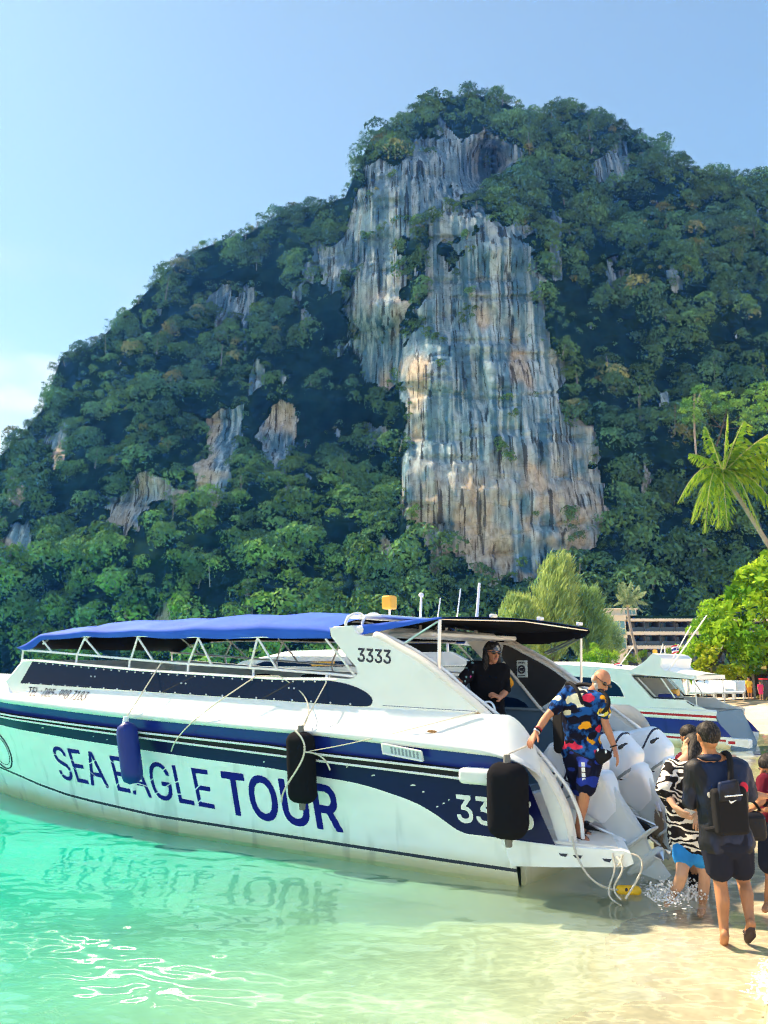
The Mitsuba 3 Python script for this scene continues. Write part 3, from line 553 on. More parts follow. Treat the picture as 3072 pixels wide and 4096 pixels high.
for f in (lambda y: y, lambda y: 2 * HB - y):
    fr_ = bp('canopy_frame', tube(np.array([(x, f(.10), rl(x)) for x in np.linspace(2.02, 8.32, 40)]), .017), 'white_tube')
    for x, dx0, dx1 in ((7.83, None, -.24), (6.86, .14, -.37), (5.73, .11, -.34), (4.56, .16, -.27), (3.53, .11, -.34), (2.46, None, -.44)):
        z = I(x, [2.46, 3.53, 4.56, 5.73, 6.86, 7.83], [2.45, 2.485, 2.50, 2.535, 2.545, 2.52])
        for d in (dx0, dx1):
            if d is not None: bp('strut', tube([(x, f(.10), z), (x + d, f(.10), rl(x + d))], .014), 'white_tube', parent=fr_)
    for x in (8.3, 7.0, 5.86, 4.72, 3.58, 2.44):
        bp('post', tube([(x, f(.10), rl(x)), (x - .02, f(.08), I(x, [2.3, 3.13, 5.5, 7.87, 8.3], [1.97, 1.975, 2.07, 2.22, 2.08]))], .015), 'white_tube', parent=fr_)
    bp('bow_edge', tube(np.array([(x, f(.09), zz + .01) for x, zz in zip(xd[2:80:6], zbd[2:80:6])]), .013), 'white_tube', parent=fr_)
for x in (3.53, 4.56, 5.73, 6.86, 7.83):
    z = I(x, xd, ztd) - .03
    bp('bow', tube(smooth_path([(x, .1, z - .15), (x, .2, z - .06), (x, HB, z + .09), (x, 2 * HB - .2, z - .06), (x, 2 * HB - .1, z - .15)], 24), .013), 'white_tube', parent=can)
# ---- aft canopy over the boarding deck
def q4(p00, p10, p11, p01, n=14, sagk=.05):
    u, v = np.meshgrid(np.linspace(0, 1, n), np.linspace(0, 1, n), indexing='ij'); p = [np.array(a, float) for a in (p00, p10, p11, p01)]
    P = (1 - u)[..., None] * (1 - v)[..., None] * p[0] + u[..., None] * (1 - v)[..., None] * p[1] + u[..., None] * v[..., None] * p[2] + (1 - u)[..., None] * v[..., None] * p[3]
    P[..., 2] += sagk * np.sin(np.pi * v) * 1.2 - .02 * np.sin(np.pi * u) ; return P
top_ = q4((2.06, .08, 2.60), (.85, .10, 2.665), (.50, 2.86, 2.63), (2.06, 2.82, 2.62))
ac = bp('aft_canopy', loft(top_), 'blue_canvas', smooth=True)
bp('canopy_lining', loft(top_ - [0, 0, .014]), 'near_black', smooth=True, parent=ac)  # shade below the aft canvas, put into a dark sheet
skirt = np.array([[(x, .07 + .01 * math.sin(x * 20), I(x, [.85, 2.06], [2.668, 2.60])), (x, .055, I(x, [.85, 2.06], [2.655, 2.56])), (x + .02, .06, I(x, [.85, 1.3, 1.84, 2.0, 2.06], [2.645, 2.575, 2.495, 2.48, 2.50]))] for x in np.linspace(.85, 2.06, 26)])
bp('skirt', loft(skirt), 'blue_canvas', smooth=True, parent=ac)
sk2 = np.array([[(.52, 2.86, 2.63), (.50, 2.87, 2.585), (.62, 2.87, 2.50)], [(1.2, 2.85, 2.62), (1.2, 2.87, 2.55), (1.2, 2.87, 2.43)], [(2.06, 2.82, 2.62), (2.06, 2.84, 2.53), (2.06, 2.84, 2.45)]])
bp('skirt', loft(sk2), 'near_black', smooth=True, parent=ac)
for k in (.3, .62, .92):
    y = .1 + 2.76 * k; bp('edge_clip', rbox((.86 - .127 * (y - .1) - .03, y - .05, 2.655 + .05 * math.sin(math.pi * k)), (.86 - .127 * (y - .1) + .02, y + .05, 2.70 + .05 * math.sin(math.pi * k)), .01), 'white_tube', parent=ac)
af = bp('aft_frame', tube([(.90, .10, 2.64), (.92, .10, 2.05)], .020), 'stainless')
bp('brace', tube([(.92, .10, 2.62), (1.38, .10, 2.37)], .014), 'stainless', parent=af)
bp('post', tube([(.61, 2.82, 2.50), (.64, 2.82, 1.85)], .017), 'stainless', parent=af)
bp('brace', tube([(.64, 2.82, 2.49), (1.10, 2.82, 2.29)], .012), 'stainless', parent=af); bp('brace', tube([(.70, 2.82, 2.50), (1.14, 2.82, 2.31)], .012), 'stainless', parent=af)
bp('crossbar', tube([(.88, .1, 2.645), (.70, 1.5, 2.68), (.53, 2.84, 2.61)], .013), 'stainless', parent=af)
# ---- boarding handrails
HR = [(1.65, 2.49), (1.1, 2.23), (.77, 2.01), (.69, 1.94), (.3, 1.655), (-.09, 1.36), (-.35, 1.09), (-.52, .86), (-.61, .58), (-.615, .45)]
hp = curve(HR, 50)
for f, dx in ((lambda y: y, 0), (lambda y: 2 * HB - y, .02)):
    hr = bp('handrail', tube(np.stack([hp[:, 0] + dx, np.full(50, f(.12)), hp[:, 1]], -1), .019), 'white_tube', smooth=True)
    for (xa, za), (xb, zb) in (((1.52, 2.42), (1.52, 2.34)), ((.83, 2.04), (.87, 1.96)), ((.20, 1.59), (.215, 1.47)), ((-.38, 1.05), (-.31, .93))):
        bp('post', tube([(xa + dx, f(.12), za), (xb + dx, f(.08), zb)], .015), 'white_tube', parent=hr)
bp('cleat', tube(smooth_path([(.42, .13, 1.66), (.40, .13, 1.73), (.33, .13, 1.74), (.28, .13, 1.66), (.30, .13, 1.58)], 14), .012), 'stainless')
# ---- stern pods (swim steps)
for f in (lambda y: y, lambda y: 2 * HB - y):
    ys = sorted((f(-.10), f(.68)))
    pm = plate([(.02, .165), (-.45, .21), (-1.12, .29), (-1.19, .33), (-1.165, .415), (-1.10, .43), (-.50, .405), (.10, .415)], *ys); tm_ = box((-1.06, ys[0] + .05, .412), (-.1, ys[1] - .05, .437))
    for q_ in (pm, tm_):
        v_ = q_.vertices.copy(); yy_ = v_[:, 1] if ys[0] < 1 else 2 * HB - v_[:, 1]; v_[:, 0] += np.where(v_[:, 0] < -.3, .55 * (yy_ + .10), 0); q_.vertices = v_
    pod = bp('swim_step', pm, 'hull_white', smooth=False, label=None)
    bp('tread', tm_, 'cream_white', smooth=False, parent=pod)
for x in (-.48, -.62, -.9): bp('scuff', plate([(x, .34), (x - .09, .345), (x - .07, .315), (x - .02, .318)], -.104, -.1005), 'lettering_dark', smooth=False)
# ---- outboard motors
def engine(y):
    c = blob([(.22, -.12, 0), (.22, .12, 0), (.20, -.13, .38), (.20, .13, .38), (-.16, -.15, -.02), (-.16, .15, -.02), (-.30, -.10, .10), (-.30, .10, .10), (-.05, -.12, .46), (-.05, .12, .46), (-.30, -.06, .32), (-.30, .06, .32)], [.10, .10, .10, .10, .12, .12, .13, .13, .10, .10, .13, .13], 24)
    c = c.refine_to_length(.07)
    lowc = blob([(.20, 0, -.12), (-.22, 0, -.16), (.05, 0, -.30), (-.12, .0, -.34), (.2, .14, -.1), (.2, -.14, -.1), (-.26, .12, -.1), (-.26, -.12, -.1)], [.1, .12, .1, .1, .07, .07, .09, .09])
    seam = lambda a, h, w: (c.scale([1.012, 1.012, 1.012]) ^ m3.Manifold.cube([3, 3, w], True).rotate([0, a, 0]).translate([0, 0, h]))
    leg = blob([(.06, 0, -.2), (-.22, 0, -.25), (.02, 0, -.85), (-.22, 0, -.85)], [.08, .09, .05, .05])
    wing = blob([(.14, .13, -.14), (.14, -.13, -.14), (-.28, .12, -.16), (-.28, -.12, -.16), (.02, 0, -.52), (-.14, 0, -.52)], [.05, .05, .06, .06, .06, .06])
    plate_ = tm(blob([(.10, 0, -.86), (-.38, -.10, -.86), (-.38, .10, -.86), (.0, .12, -.86), (.0, -.12, -.86)], [.015] * 5, 8))
    gear = tm(blob([(.18, 0, -1.08), (0, 0, -1.08), (-.26, 0, -1.08)], [.03, .07, .055]))
    skeg = tm(m3.Manifold.batch_hull([m3.Manifold.cube([.34, .02, .02], True).translate([-.04, 0, -1.08]), m3.Manifold.cube([.12, .012, .02], True).translate([-.14, 0, -1.34])]))
    upper = tm(m3.Manifold.batch_hull([m3.Manifold.cube([.30, .07, .04], True).translate([-.08, 0, -.86]), m3.Manifold.cube([.24, .07, .02], True).translate([-.05, 0, -1.06])]))
    blades = []
    for a in range(3):
        b = blob([(0, 0, .05), (0, .03, .10), (.03, .05, .16), (-.02, -.03, .17)], [.012, .012, .01, .01], 8).rotate([0, 20, 0]).rotate([a * 120, 0, 0]).translate([-.33, 0, -1.08]); blades.append(tm(b))
    piv = np.array([.33, 0, -.38]); th = math.radians(38); Rm = np.array([[math.cos(th), 0, math.sin(th)], [0, 1, 0], [-math.sin(th), 0, math.cos(th)]])
    Rm = Rm.T if (Rm @ np.array([0, 0, 1.0]))[0] < 0 else Rm
    def place(m):
        m = m if isinstance(m, trimesh.Trimesh) else tm(m); m = m.copy(); m.vertices = .86 * (m.vertices - piv) @ Rm.T + np.array([-.36, y, .47]); return m
    def soft(m, it=10, l=.05):
        q = tm(m.refine_to_length(l)); q.merge_vertices(); trimesh.smoothing.filter_taubin(q, lamb=.5, nu=.51, iterations=it); return q
    key = numbered(f'{boat}__outboard_motor')
    scene[key] = mikit.ply(BF.mesh(place(soft(c))), 'engine_white', smooth=True)
    P = lambda n, m, b, s=40: obj(n, BF.mesh(place(m)), b, key, s)
    P('lower_cowl', soft(lowc), 'engine_white', True); P('seam', seam(28, .12, .024), 'lettering_dark'); P('seam', seam(-62, .05, .020), 'lettering_dark'); P('seam', c.scale([1.03, 1.03, 1]) ^ m3.Manifold.cube([3, 3, .03], True).translate([0, 0, -.075]), 'blue_grey')
    P('wing', soft(wing, 14), 'engine_white', True); P('leg', soft(leg), 'engine_grey'); P('gearcase', cat([plate_, gear, skeg, upper]), 'engine_grey'); P('propeller', cat(blades), 'stainless')
    for s in (-1, 1): P('intake', blob([(-.37, s * .13, .26), (-.33, s * .18, .26)], [.05, .045], 12).scale([1, 1, .8]), 'black_plastic')
    P('bracket', cat([tm(blob([(.33, sy, -.38), (.26, sy, -.75), (.12, sy, -.8)], [.05, .05, .04], 12)) for sy in (-.13, .13)]), 'black_plastic')
    for s in (-1, 1): P('tilt_ram', tube([(.2, s * .05, -.42), (-.04, s * .05, -.80)], .022), 'stainless')
    P('hose', tube(smooth_path([(.25, .1, -.1), (.42, .1, -.1), (.5, .05, -.35), (.6, 0, -.5)], 14), .03), 'black_rubber')
for y in (.62, 1.50, 2.38): engine(y)
# ---- lettering and marks on the port side
def glyphs(text, bold, x0, x1, z0, z1, h, surf, depth=.004, lean=0.0, cuts=0, fine=0):
    m = meshkit.text_mesh(text, 1.0, 1.0, bold); v = m.vertices.copy(); w0, w1 = v[:, 0].min(), v[:, 0].max()
    if cuts:
        g_ = rng(cuts); parts = []
        for q_ in m.split(only_watertight=False):
            try:
                mm = m3.Manifold(m3.Mesh(q_.vertices.astype(np.float32), q_.faces.astype(np.uint32)))
                b0, b1 = q_.bounds
                for k in range(2):
                    mm = mm - m3.Manifold.cube([1.2, .035, 3], True).rotate([0, 0, float(g_.uniform(-35, 35))]).translate([float((b0[0] + b1[0]) / 2), float(b0[1] + (b1[1] - b0[1]) * (.28 + .42 * k + g_.uniform(-.08, .08))), 0])
                parts.append(tm(mm) if not mm.is_empty() else q_)
            except Exception: parts.append(q_)
        m = cat(parts); v = m.vertices.copy()
    if fine:
        vv, ff = trimesh.remesh.subdivide_to_size(m.vertices * [1, 1, .05], m.faces, fine); m = trimesh.Trimesh(vv * [1, 1, 20.], ff, process=False)
    v = m.vertices; t = (v[:, 0] - w0) / (w1 - w0); x = x0 + (x1 - x0) * t - lean * (1 - v[:, 1]); z = (z0 + (z1 - z0) * t) + v[:, 1] * h
    y = surf(x, z) - .002 - depth * v[:, 2]
    return trimesh.Trimesh(np.stack([x, y, z], -1), m.faces, process=False)
def ysh(x, z):
    i_ = lambda a: np.interp(x, sh0[0][:, 0], a); zs_ = [i_(r_[:, 2]) for r_ in sh0]; ys_ = [i_(r_[:, 1]) for r_ in sh0]; out = ys_[0]
    for k_ in range(3): t_ = np.clip((z - zs_[k_]) / (zs_[k_ + 1] - zs_[k_]), 0, 1); out = np.where(z >= zs_[k_], ys_[k_] * (1 - t_) + ys_[k_ + 1] * t_, out)
    return np.minimum(out, 0.0) - .006
flat = lambda x, z: 0 * x
bp('lettering', glyphs('SEA', False, 7.33, 6.14, .485, .455, .475, y_side, lean=.10, cuts=3), 'lettering_blue', smooth=False, parent=hull, label='thin blue stencilled word SEA')
bp('lettering', glyphs('EAGLE', False, 5.92, 4.06, .435, .36, .47, y_side, lean=.08, cuts=4), 'lettering_blue', smooth=False, parent=hull, label='thin blue stencilled word EAGLE')
bp('lettering', glyphs('TOUR', True, 3.83, 2.10, .335, .285, .485, y_side, lean=.05), 'lettering_blue', smooth=False, parent=hull, label='bold blue word TOUR')
bp('telephone_number', glyphs('TEL : 085-998 7183', False, 7.90, 6.48, 1.69, 1.637, .125, ysh, depth=.003, fine=.12), 'lettering_dark', smooth=False, parent=hull)
wnum = glyphs('3333', True, 1.91, 1.46, 2.18, 2.15, .15, flat)
bp('boat_number', wnum, 'lettering_dark', smooth=False, label='black number 3333 on the arch')
bp('boat_number', glyphs('3333', True, .59, -.25, .535, .53, .265, y_side), 'lettering_white', smooth=False, parent=hull, label='white number 3333 on the navy stern, half hidden by a fender')
g = rng(5)
marks = []
for k in range(13):
    x = 1.26 - k * .036
    if k in (8,): continue
    marks.append(box((x - .012, -.004, 1.545 - .001 * k), (x - .006, -.0005, 1.575 - .001 * k)));  marks.append(box((x - .02, -.004, 1.568 - .001 * k), (x, -.0005, 1.575 - .001 * k))) if k % 3 else None
for m_ in marks: bp('registry_mark', m_, 'lettering_grey', smooth=False)
bp('panel_seam', tube([(1.57, -.001, 1.68), (.42, -.001, 1.645)], .004, 5), 'lettering_grey')
pl = bp('name_plate', plate([(1.36, 1.29), (.88, 1.235), (.86, 1.135), (1.345, 1.19)], -.285, -.262), 'sign_pale', smooth=False)
bp('plate_frame', tube(np.array([(1.36, -.287, 1.29), (.88, -.287, 1.235), (.86, -.287, 1.135), (1.345, -.287, 1.19), (1.36, -.287, 1.29)]), .010, 6), 'white_tube', parent=pl)
for k in range(8): bp('slat', plate([(1.25 - k * .045, 1.262 - k * .005), (1.23 - k * .045, 1.26 - k * .005), (1.22 - k * .045, 1.192 - k * .005), (1.24 - k * .045, 1.194 - k * .005)], -.29, -.284), 'blue_grey', smooth=False, parent=pl)
bp('rail_end', rbox((.06, -.33, .94), (.44, -.16, 1.10), .05), 'gelcoat_white', smooth=40)
ring = np.array([(9.16 + .40 * math.cos(a), .78 + .30 * math.sin(a)) for a in np.linspace(0, 2 * math.pi, 60)])
bp('round_emblem', cat([tube(np.stack([9.16 + (ring[:, 0] - 9.16) * k, y_side(9.16 + (ring[:, 0] - 9.16) * k, .78 + (ring[:, 1] - .78) * k) - .003, .78 + (ring[:, 1] - .78) * k], -1), r_, 5) for k, r_ in ((1, .012), (.8, .005))]), 'lettering_dark', parent=hull)
bp('rust_stain', trimesh.creation.icosphere(2, .05).apply_scale([1, .06, .8]).apply_translation((.405, .0, 1.60)), 'rust'); bp('rust_stain', trimesh.creation.icosphere(2, .03).apply_scale([2, .08, .5]).apply_translation((.85, -.14, 1.43)), 'rust')
for x, z, w_ in ((1.55, .93, .05), (1.05, .86, .07), (.95, .80, .03), (.72, .70, .03), (.66, .74, .02), (.80, .66, .03), (1.9, 1.0, .03), (5.9, 1.12, .04), (3.1, .985, .03), (7.4, 1.22, .06), (6.2, 1.15, .02)):
    xx_ = np.array([x, x + w_, x + w_ * .8, x + w_ * .1]); zz_ = np.array([z, z - .008, z + .006, z + .012]); bp('scuff', trimesh.Trimesh(np.stack([xx_, y_side(xx_, zz_) - .003, zz_], -1), [[0, 1, 2], [0, 2, 3]], process=False), 'lettering_white', smooth=False, parent=hull)
sg = thing('notice_sign', 'small pale notice sign on the dark inner panel of the speedboat', 'sign')
obj('board', BF.mesh(rbox((1.36, 2 * HB - .165, 1.97), (1.51, 2 * HB - .137, 2.21), .008)), 'sign_pale', sg)
obj('symbol', BF.mesh(cat([tube([(1.435 + .045 * math.cos(a), 2 * HB - .168, 2.08 + .05 * math.sin(a)) for a in np.linspace(0, 6.283, 20)], .012, 6), rbox((1.41, 2 * HB - .172, 2.06), (1.46, 2 * HB - .166, 2.10), .002), rbox((1.385, 2 * HB - .172, 2.165), (1.485, 2 * HB - .166, 2.18), .002), rbox((1.385, 2 * HB - .172, 1.99), (1.485, 2 * HB - .166, 2.0), .002)])), 'lettering_dark', sg)
# ---- fenders and ropes (things that hang on the boat)
def fender(label, x0, z0, x1, z1, r, y, mtl, slab=None):
    k = thing('fender', label, 'fender')
    a, b = np.array([x0, y, z0]), np.array([x1, y, z1]); n = 16; t = np.linspace(0, 1, n)
    if slab:
        m = tm(m3.Manifold.batch_hull([m3.Manifold.sphere(slab, 24).translate([float(c_) for c_ in p + np.array([s * (r - slab), 0, 0])]) for p in (a - [0, 0, slab], b + [0, 0, slab]) for s in (-1, 1)]).refine_to_length(.08))
        m.vertices += (meshkit.fbm(m.vertices * 4, 3, 3)[:, None] - .5) * .02
        obj('body', BF.mesh(m), mtl, k, 40)
    else:
        rr = r * np.minimum(1, np.sqrt(np.clip(1 - ((t - .5) / .5) ** 8, 0.05, 1)))
        obj('body', BF.mesh(tube(a + (b - a) * t[:, None], rr, 20)), mtl, k, 50)
    for p, s in ((a, 1), (b, -1)):
        obj('eye', BF.mesh(tube([p - [0, 0, s * .02], p + [0, 0, s * .07]], [.04, .03], 10)), 'rope_dark' if mtl != 'fender_blue' else 'lettering_white', k)
    obj('lanyard', BF.mesh(tube([a + [0, 0, .05], (x0 + .02, -.30, z_lip(x0) + .04), (x0 - .05, .05, rl(max(x0, 2.1)) if x0 > 1 else z_lip(x0) + .12)], .008, 6)), 'rope_pale', k)
    return k
fender('long blue tubular fender hanging over the word EAGLE', 5.21, 1.40, 4.99, .62, .125, -.40, 'fender_blue')
fender('tall black fender hanging over the word TOUR, tied with pale ropes', 2.385, 1.38, 2.34, .60, .165, -.36, 'black_cloth', .11)
fender('fat black cloth fender hanging at the stern quarter, widest of the three', -.13, 1.19, -.12, .47, .195, -.36, 'black_cloth', .14)
def rope(label, paths, r=.008, mtl='rope_pale', world=False):
    k = numbered('rope'); scene[k] = mikit.ply(cat([tube(smooth_path(p, 30) if len(p) > 2 else p, r, 6) if world else BF.mesh(tube(smooth_path(p, 30) if len(p) > 2 else p, r, 6)) for p in paths]), mtl, smooth=True)
    return tag(k, label, 'rope')
rope('pale rope slanting from the canopy rail across the side window and hull between the fenders', [[(3.4, -.03, 2.0), (3.84, -.22, 1.66), (4.2, -.32, 1.36), (4.57, -.22, 1.04)]])
rope('pale rope slanting from the canopy rail to the middle fender', [[(3.04, -.03, 2.0), (2.59, -.05, 1.71), (2.37, -.33, 1.44)], [(3.04, -.03, 2.0), (3.4, -.03, 2.0)]])
rope('pale line pulled from the middle fender to the rusty cleat on the stern wing', [[(2.20, -.42, 1.18), (1.60, -.30, 1.31), (.9, -.12, 1.50), (.38, -.02, 1.645)]], .006)
rope('pale rope crossing the face of the middle fender', [[(2.33, -.50, 1.40), (2.17, -.53, 1.18), (2.40, -.54, .80), (2.50, -.50, .62)], [(2.17, -.53, 1.18), (2.05, -.40, 1.12), (1.98, -.35, .98)]], .010)
hk = [BF.pt(-1.0, -.11, .36), BF.pt(-1.02, -.16, .22), BF.pt(-.98, -.18, .08), BF.pt(-1.1, -.2, -.02)]
rope('frayed rope loops hanging off the corner of the swim step', [hk, [BF.pt(-1.04, -.11, .37), BF.pt(-1.10, -.17, .25), BF.pt(-1.03, -.17, .13), BF.pt(-1.10, -.20, .03)], [BF.pt(-1.14, -.05, .40), BF.pt(-1.24, -.06, .36), BF.pt(-1.22, -.12, .2), BF.pt(-1.14, -.2, .04)], [BF.pt(-1.0, -.11, .40), BF.pt(-1.05, -.13, .30), BF.pt(-1.1, -.12, .40)]], .009, 'rope_pale', True)
fl = np.array([2.32, 7.88, .035])
rope('mooring line running from the stern rail down into the water to the yellow float', [[BF.pt(-.60, -.06, .50), BF.pt(-.66, -.13, .38), BF.pt(-.84, -.20, .17), (fl * .55 + BF.pt(-.84, -.20, .17) * .45) * np.array([1, 1, 0]) + np.array([0, 0, .06]), fl + [-.10, 0, .0]]], .010, 'rope_pale', True)
k = thing('float', 'small yellow float with dark marks bobbing at the end of the mooring line', 'float')
obj('body', tm(blob([fl + [-.075, .01, 0], fl + [.075, -.02, 0]], [.042, .042], 24)), 'float_yellow', k, 40)
for dx in (-.03, .01, .045): obj('mark', trimesh.creation.icosphere(2, .016).apply_scale([.8, .5, 1]).apply_translation(fl + [dx, -.042, .012]), 'lettering_dark', k)
# cloth tied round the far motor's leg
k = thing('tarpaulin', 'brown tarpaulin tied with pale cord around the leg of the middle outboard motor', 'tarpaulin')
tq = []
for i, a in enumerate(np.linspace(0, 2 * math.pi, 29)):
    fl_ = .03 * math.sin(5 * a) + .02 * math.sin(9 * a + 1)
    tq.append([(-.72 + .13 * math.cos(a) * s_ + fl_ * s_ - .10 * s_ ** 2, 1.62 + .19 * math.sin(a) * s_ + fl_ * s_, .66 - .46 * t_ - .10 * t_ * math.sin(2 * a + .6)) for s_, t_ in ((.75, 0), (1.0, .25), (1.05, .5), (1.0, .75), (.85, 1.0))])
obj('cloth', BF.mesh(loft(tq)), 'sack_brown', k, True)
obj('patch', BF.mesh(loft([[(p[0] + (p[0] + .80) * .04, p[1] + (p[1] - 1.62) * .04, p[2] + .004) for p in r_[:2]] for r_ in tq[14:26]])), 'sack_lilac', k, True)
obj('cord', BF.mesh(tube(smooth_path([(-.80, 1.42, .62), (-.95, 1.46, .44), (-1.0, 1.58, .48), (-.92, 1.8, .56)], 20), .010, 6)), 'rope_pale', k)
obj('cord', BF.mesh(tube([(-.90, 1.44, .56), (-.96, 1.42, .12)], .010, 6)), 'rope_pale', k)
# ---------------------------------------------------------------- the two boats moored behind
B2 = Frame([9.5273, 21.0171, 0], math.radians(60), 0.2)
boat2 = thing('speedboat', 'white cabin boat with blue band and red stripes, moored behind the motors on the right', 'boat')
def b2(name, m, bsdf, smooth=False, parent=None, **kw): return obj(name, B2.mesh(m), bsdf, parent or boat2, smooth, **kw)
W2 = 2.3; xs2 = np.linspace(0, 1, 50)
yb2 = lambda x: np.minimum(I(x, [0, 5.5, 7.5, 9, 9.8], [0, 0, .22, .72, W2 / 2]), W2 / 2)
def r2(zf, x0, off=0.0):
    x = x0 + (9.8 - x0) * xs2; return np.stack([x, yb2(x) - off, np.full(50, 0.) + zf(x)], -1)
def bb2(rows):
    R = np.array(rows); Q = R.copy(); Q[..., 1] = W2 - Q[..., 1]; return cat([loft(R), loft(Q)])
up2 = lambda z0: (lambda x: z0 + .022 * x + .003 * x * x)
hull2 = b2('hull', bb2([r2(lambda x: -.3 + 0 * x, .5, -.3), r2(up2(.0), .42), r2(up2(.15), .36), r2(up2(.29), .35)]), 'hull_white', 30)
b2('red_stripe', bb2([r2(up2(.165), .36, .004), r2(up2(.215), .36, .004)]), 'stripe_red', parent=hull2)
b2('blue_band', bb2([r2(up2(.29), .345, .02), r2(up2(.48), .50, .03), r2(up2(.68), .68, .02)]), 'royal_paint', 30, parent=hull2)
b2('topside', bb2([r2(up2(.68), .68, .0), r2(up2(.76), .70, .03), r2(up2(.93), .66, .03), r2(up2(.97), .70, -.05)]), 'gelcoat_white', 40, parent=hull2)
b2('red_stripe', bb2([r2(up2(.765), .69, .034), r2(up2(.825), .68, .034)]), 'stripe_red', parent=hull2)
b2('transom', plate([(.40, .0), (.62, .62), (.74, .93), (.85, .93), (.8, -.3), (.5, -.3)], .02, W2 - .02), 'slate_blue')
b2('swim_step', plate([(-.05, .04), (-.06, .22), (-.03, .26), (.5, .27), (.5, .1)], -.02, .25), 'gelcoat_white')
b2('corner_light', box((.28, -.03, .13), (.44, .02, .20)), 'stripe_red')
SIDE2 = [(.70, .93), (1.22, 1.10), (1.45, 1.24), (2.33, 1.26), (2.86, 1.88), (2.84, 1.93), (1.13, 1.79), (1.13, 1.89), (1.95, 2.035), (2.07, 2.14), (2.0, 2.37), (2.10, 2.47), (2.24, 2.51), (2.42, 2.33), (2.62, 2.17), (2.87, 2.05), (3.48, 2.11), (4.68, 2.19), (6.3, 2.20), (7.0, 2.0), (8.2, 1.35), (8.0, 1.2), (.72, .92)]
for y0, y1 in ((.0, .07), (W2 - .07, W2)): b2('cabin_side', plate(SIDE2, y0, y1), 'gelcoat_white')
b2('roof', cat([loft([[(x, W2 / 2 - W2 / 2 * math.cos(math.pi * k), z + .10 * math.sin(math.pi * k)) for x, z in ((1.13, 1.84), (1.95, 1.99), (2.9, 2.03), (4.68, 2.19), (6.3, 2.20), (7.0, 2.0), (8.2, 1.35), (9.5, 1.1))] for k in np.linspace(0, 1, 12)]), box((1.12, .0, 1.78), (1.16, W2, 1.90))]), 'gelcoat_white', 50)
b2('roof_arch', plate([(2.0, 2.36), (2.10, 2.47), (2.24, 2.51), (2.42, 2.33), (2.87, 2.05), (2.07, 2.05), (2.05, 2.14)], .05, W2 - .05), 'gelcoat_white')
w2 = b2('side_window', plate([(3.54, 1.79), (3.32, 1.70), (3.18, 1.56), (3.08, 1.285), (3.67, 1.30), (6.6, 1.42), (6.3, 1.9), (4.6, 1.86)], -.008, -.001), 'tinted_window')
b2('window_trim', tube([(3.54, -.01, 1.79), (3.32, -.01, 1.70), (3.18, -.01, 1.56), (3.08, -.01, 1.285), (3.67, -.01, 1.30), (6.6, -.01, 1.42)], .018, 6), 'white_tube', 40, parent=w2)
for f in (lambda y: y, lambda y: W2 - y):
    fr2 = b2('window_frame', tube([(1.5, f(.03), 1.27), (2.30, f(.03), 1.29), (2.82, f(.03), 1.87), (1.2, f(.03), 1.80)], .022, 6), 'black_plastic', 40)
    b2('strut', tube([(2.07, f(.03), 1.84), (1.72, f(.03), 1.27)], .018, 6), 'white_tube', 40, parent=fr2); b2('strut', tube([(2.72, f(.06), 1.84), (2.25, f(.06), 1.30)], .014, 6), 'white_tube', 40, parent=fr2)
    b2('post', tube([(1.18, f(.03), 1.80), (1.18, f(.03), 1.05)], .014, 6), 'white_tube', 40, parent=fr2)
b2('drain_slot', plate([(1.25, 1.075), (1.43, 1.195), (1.40, 1.205), (1.22, 1.09)], -.012, -.001), 'black_plastic')
b2('faded_lettering', cat([box((2.41 - k * .062, -.006, 1.0 - .001 * k), (2.37 - k * .062, -.001, 1.028 - .001 * k)) for k in range(16)]), 'sign_pale', kind='stuff')
b2('sole', box((.8, .1, .55), (6, W2 - .1, .6)), 'blue_grey')
b2('deck_cushion', cat([rbox((1.9, .3, .9), (2.3, .7, 1.38), .05)]), 'fender_blue', 40); b2('life_vest', rbox((2.0, .9, 1.3), (2.2, 1.2, 1.5), .05), 'beacon_amber', 40)
b2('beacon', rbox((2.33, .5, 2.45), (2.43, .6, 2.62), .02), 'beacon_amber', 40); b2('stalk', tube([(2.38, .55, 2.2), (2.38, .55, 2.5)], .012, 6), 'white_tube', 40)
for p0, p1 in (((2.15, .3, 2.45), (2.05, .3, 2.78)), ((2.2, .8, 2.45), (2.2, .8, 2.72)), ((2.05, 1.0, 2.40), (1.5, 1.0, 3.30)), ((2.08, 1.1, 2.40), (1.62, 1.1, 3.18))): b2('aerial', tube([p0, p1], .014, 6), 'white_tube', 40)
b2('boat_pole', tube([(1.95, .2, 1.98), (.79, .2, 3.54)], [.026, .018], 8), 'white_tube', 40)
def flag(label, fr, p0, p1, at, w, hgt):
    k = thing('flag', label, 'flag'); p0, p1 = np.array(p0, float), np.array(p1, float)
    obj('pole', fr.mesh(tube([p0, p1], .011, 6)), 'white_tube', k, 40); c = p0 + (p1 - p0) * at; z = 0
    for s_, mt in ((1, 'flag_red'), (1, 'flag_white'), (2, 'flag_blue'), (1, 'flag_white'), (1, 'flag_red')):
        rows_ = [[c + np.array([w * t_, .02 * math.sin(7 * t_ + 1), -(hgt * q / 6) - .05 * t_ * t_]) for t_ in np.linspace(0, 1, 8)] for q in (z, z + s_)]
        obj('stripe', fr.mesh(loft(rows_)), mt, k, True); z += s_
flag('small red, white and blue striped flag over the long white cabin roof', B2, (3.42, .4, 2.08), (2.93, .4, 2.70), .28, .24, .19)
flag('small red, white and blue striped flag beside the roof arch', B2, (2.02, .9, 2.40), (1.85, .9, 2.78), .95, .20, .22)

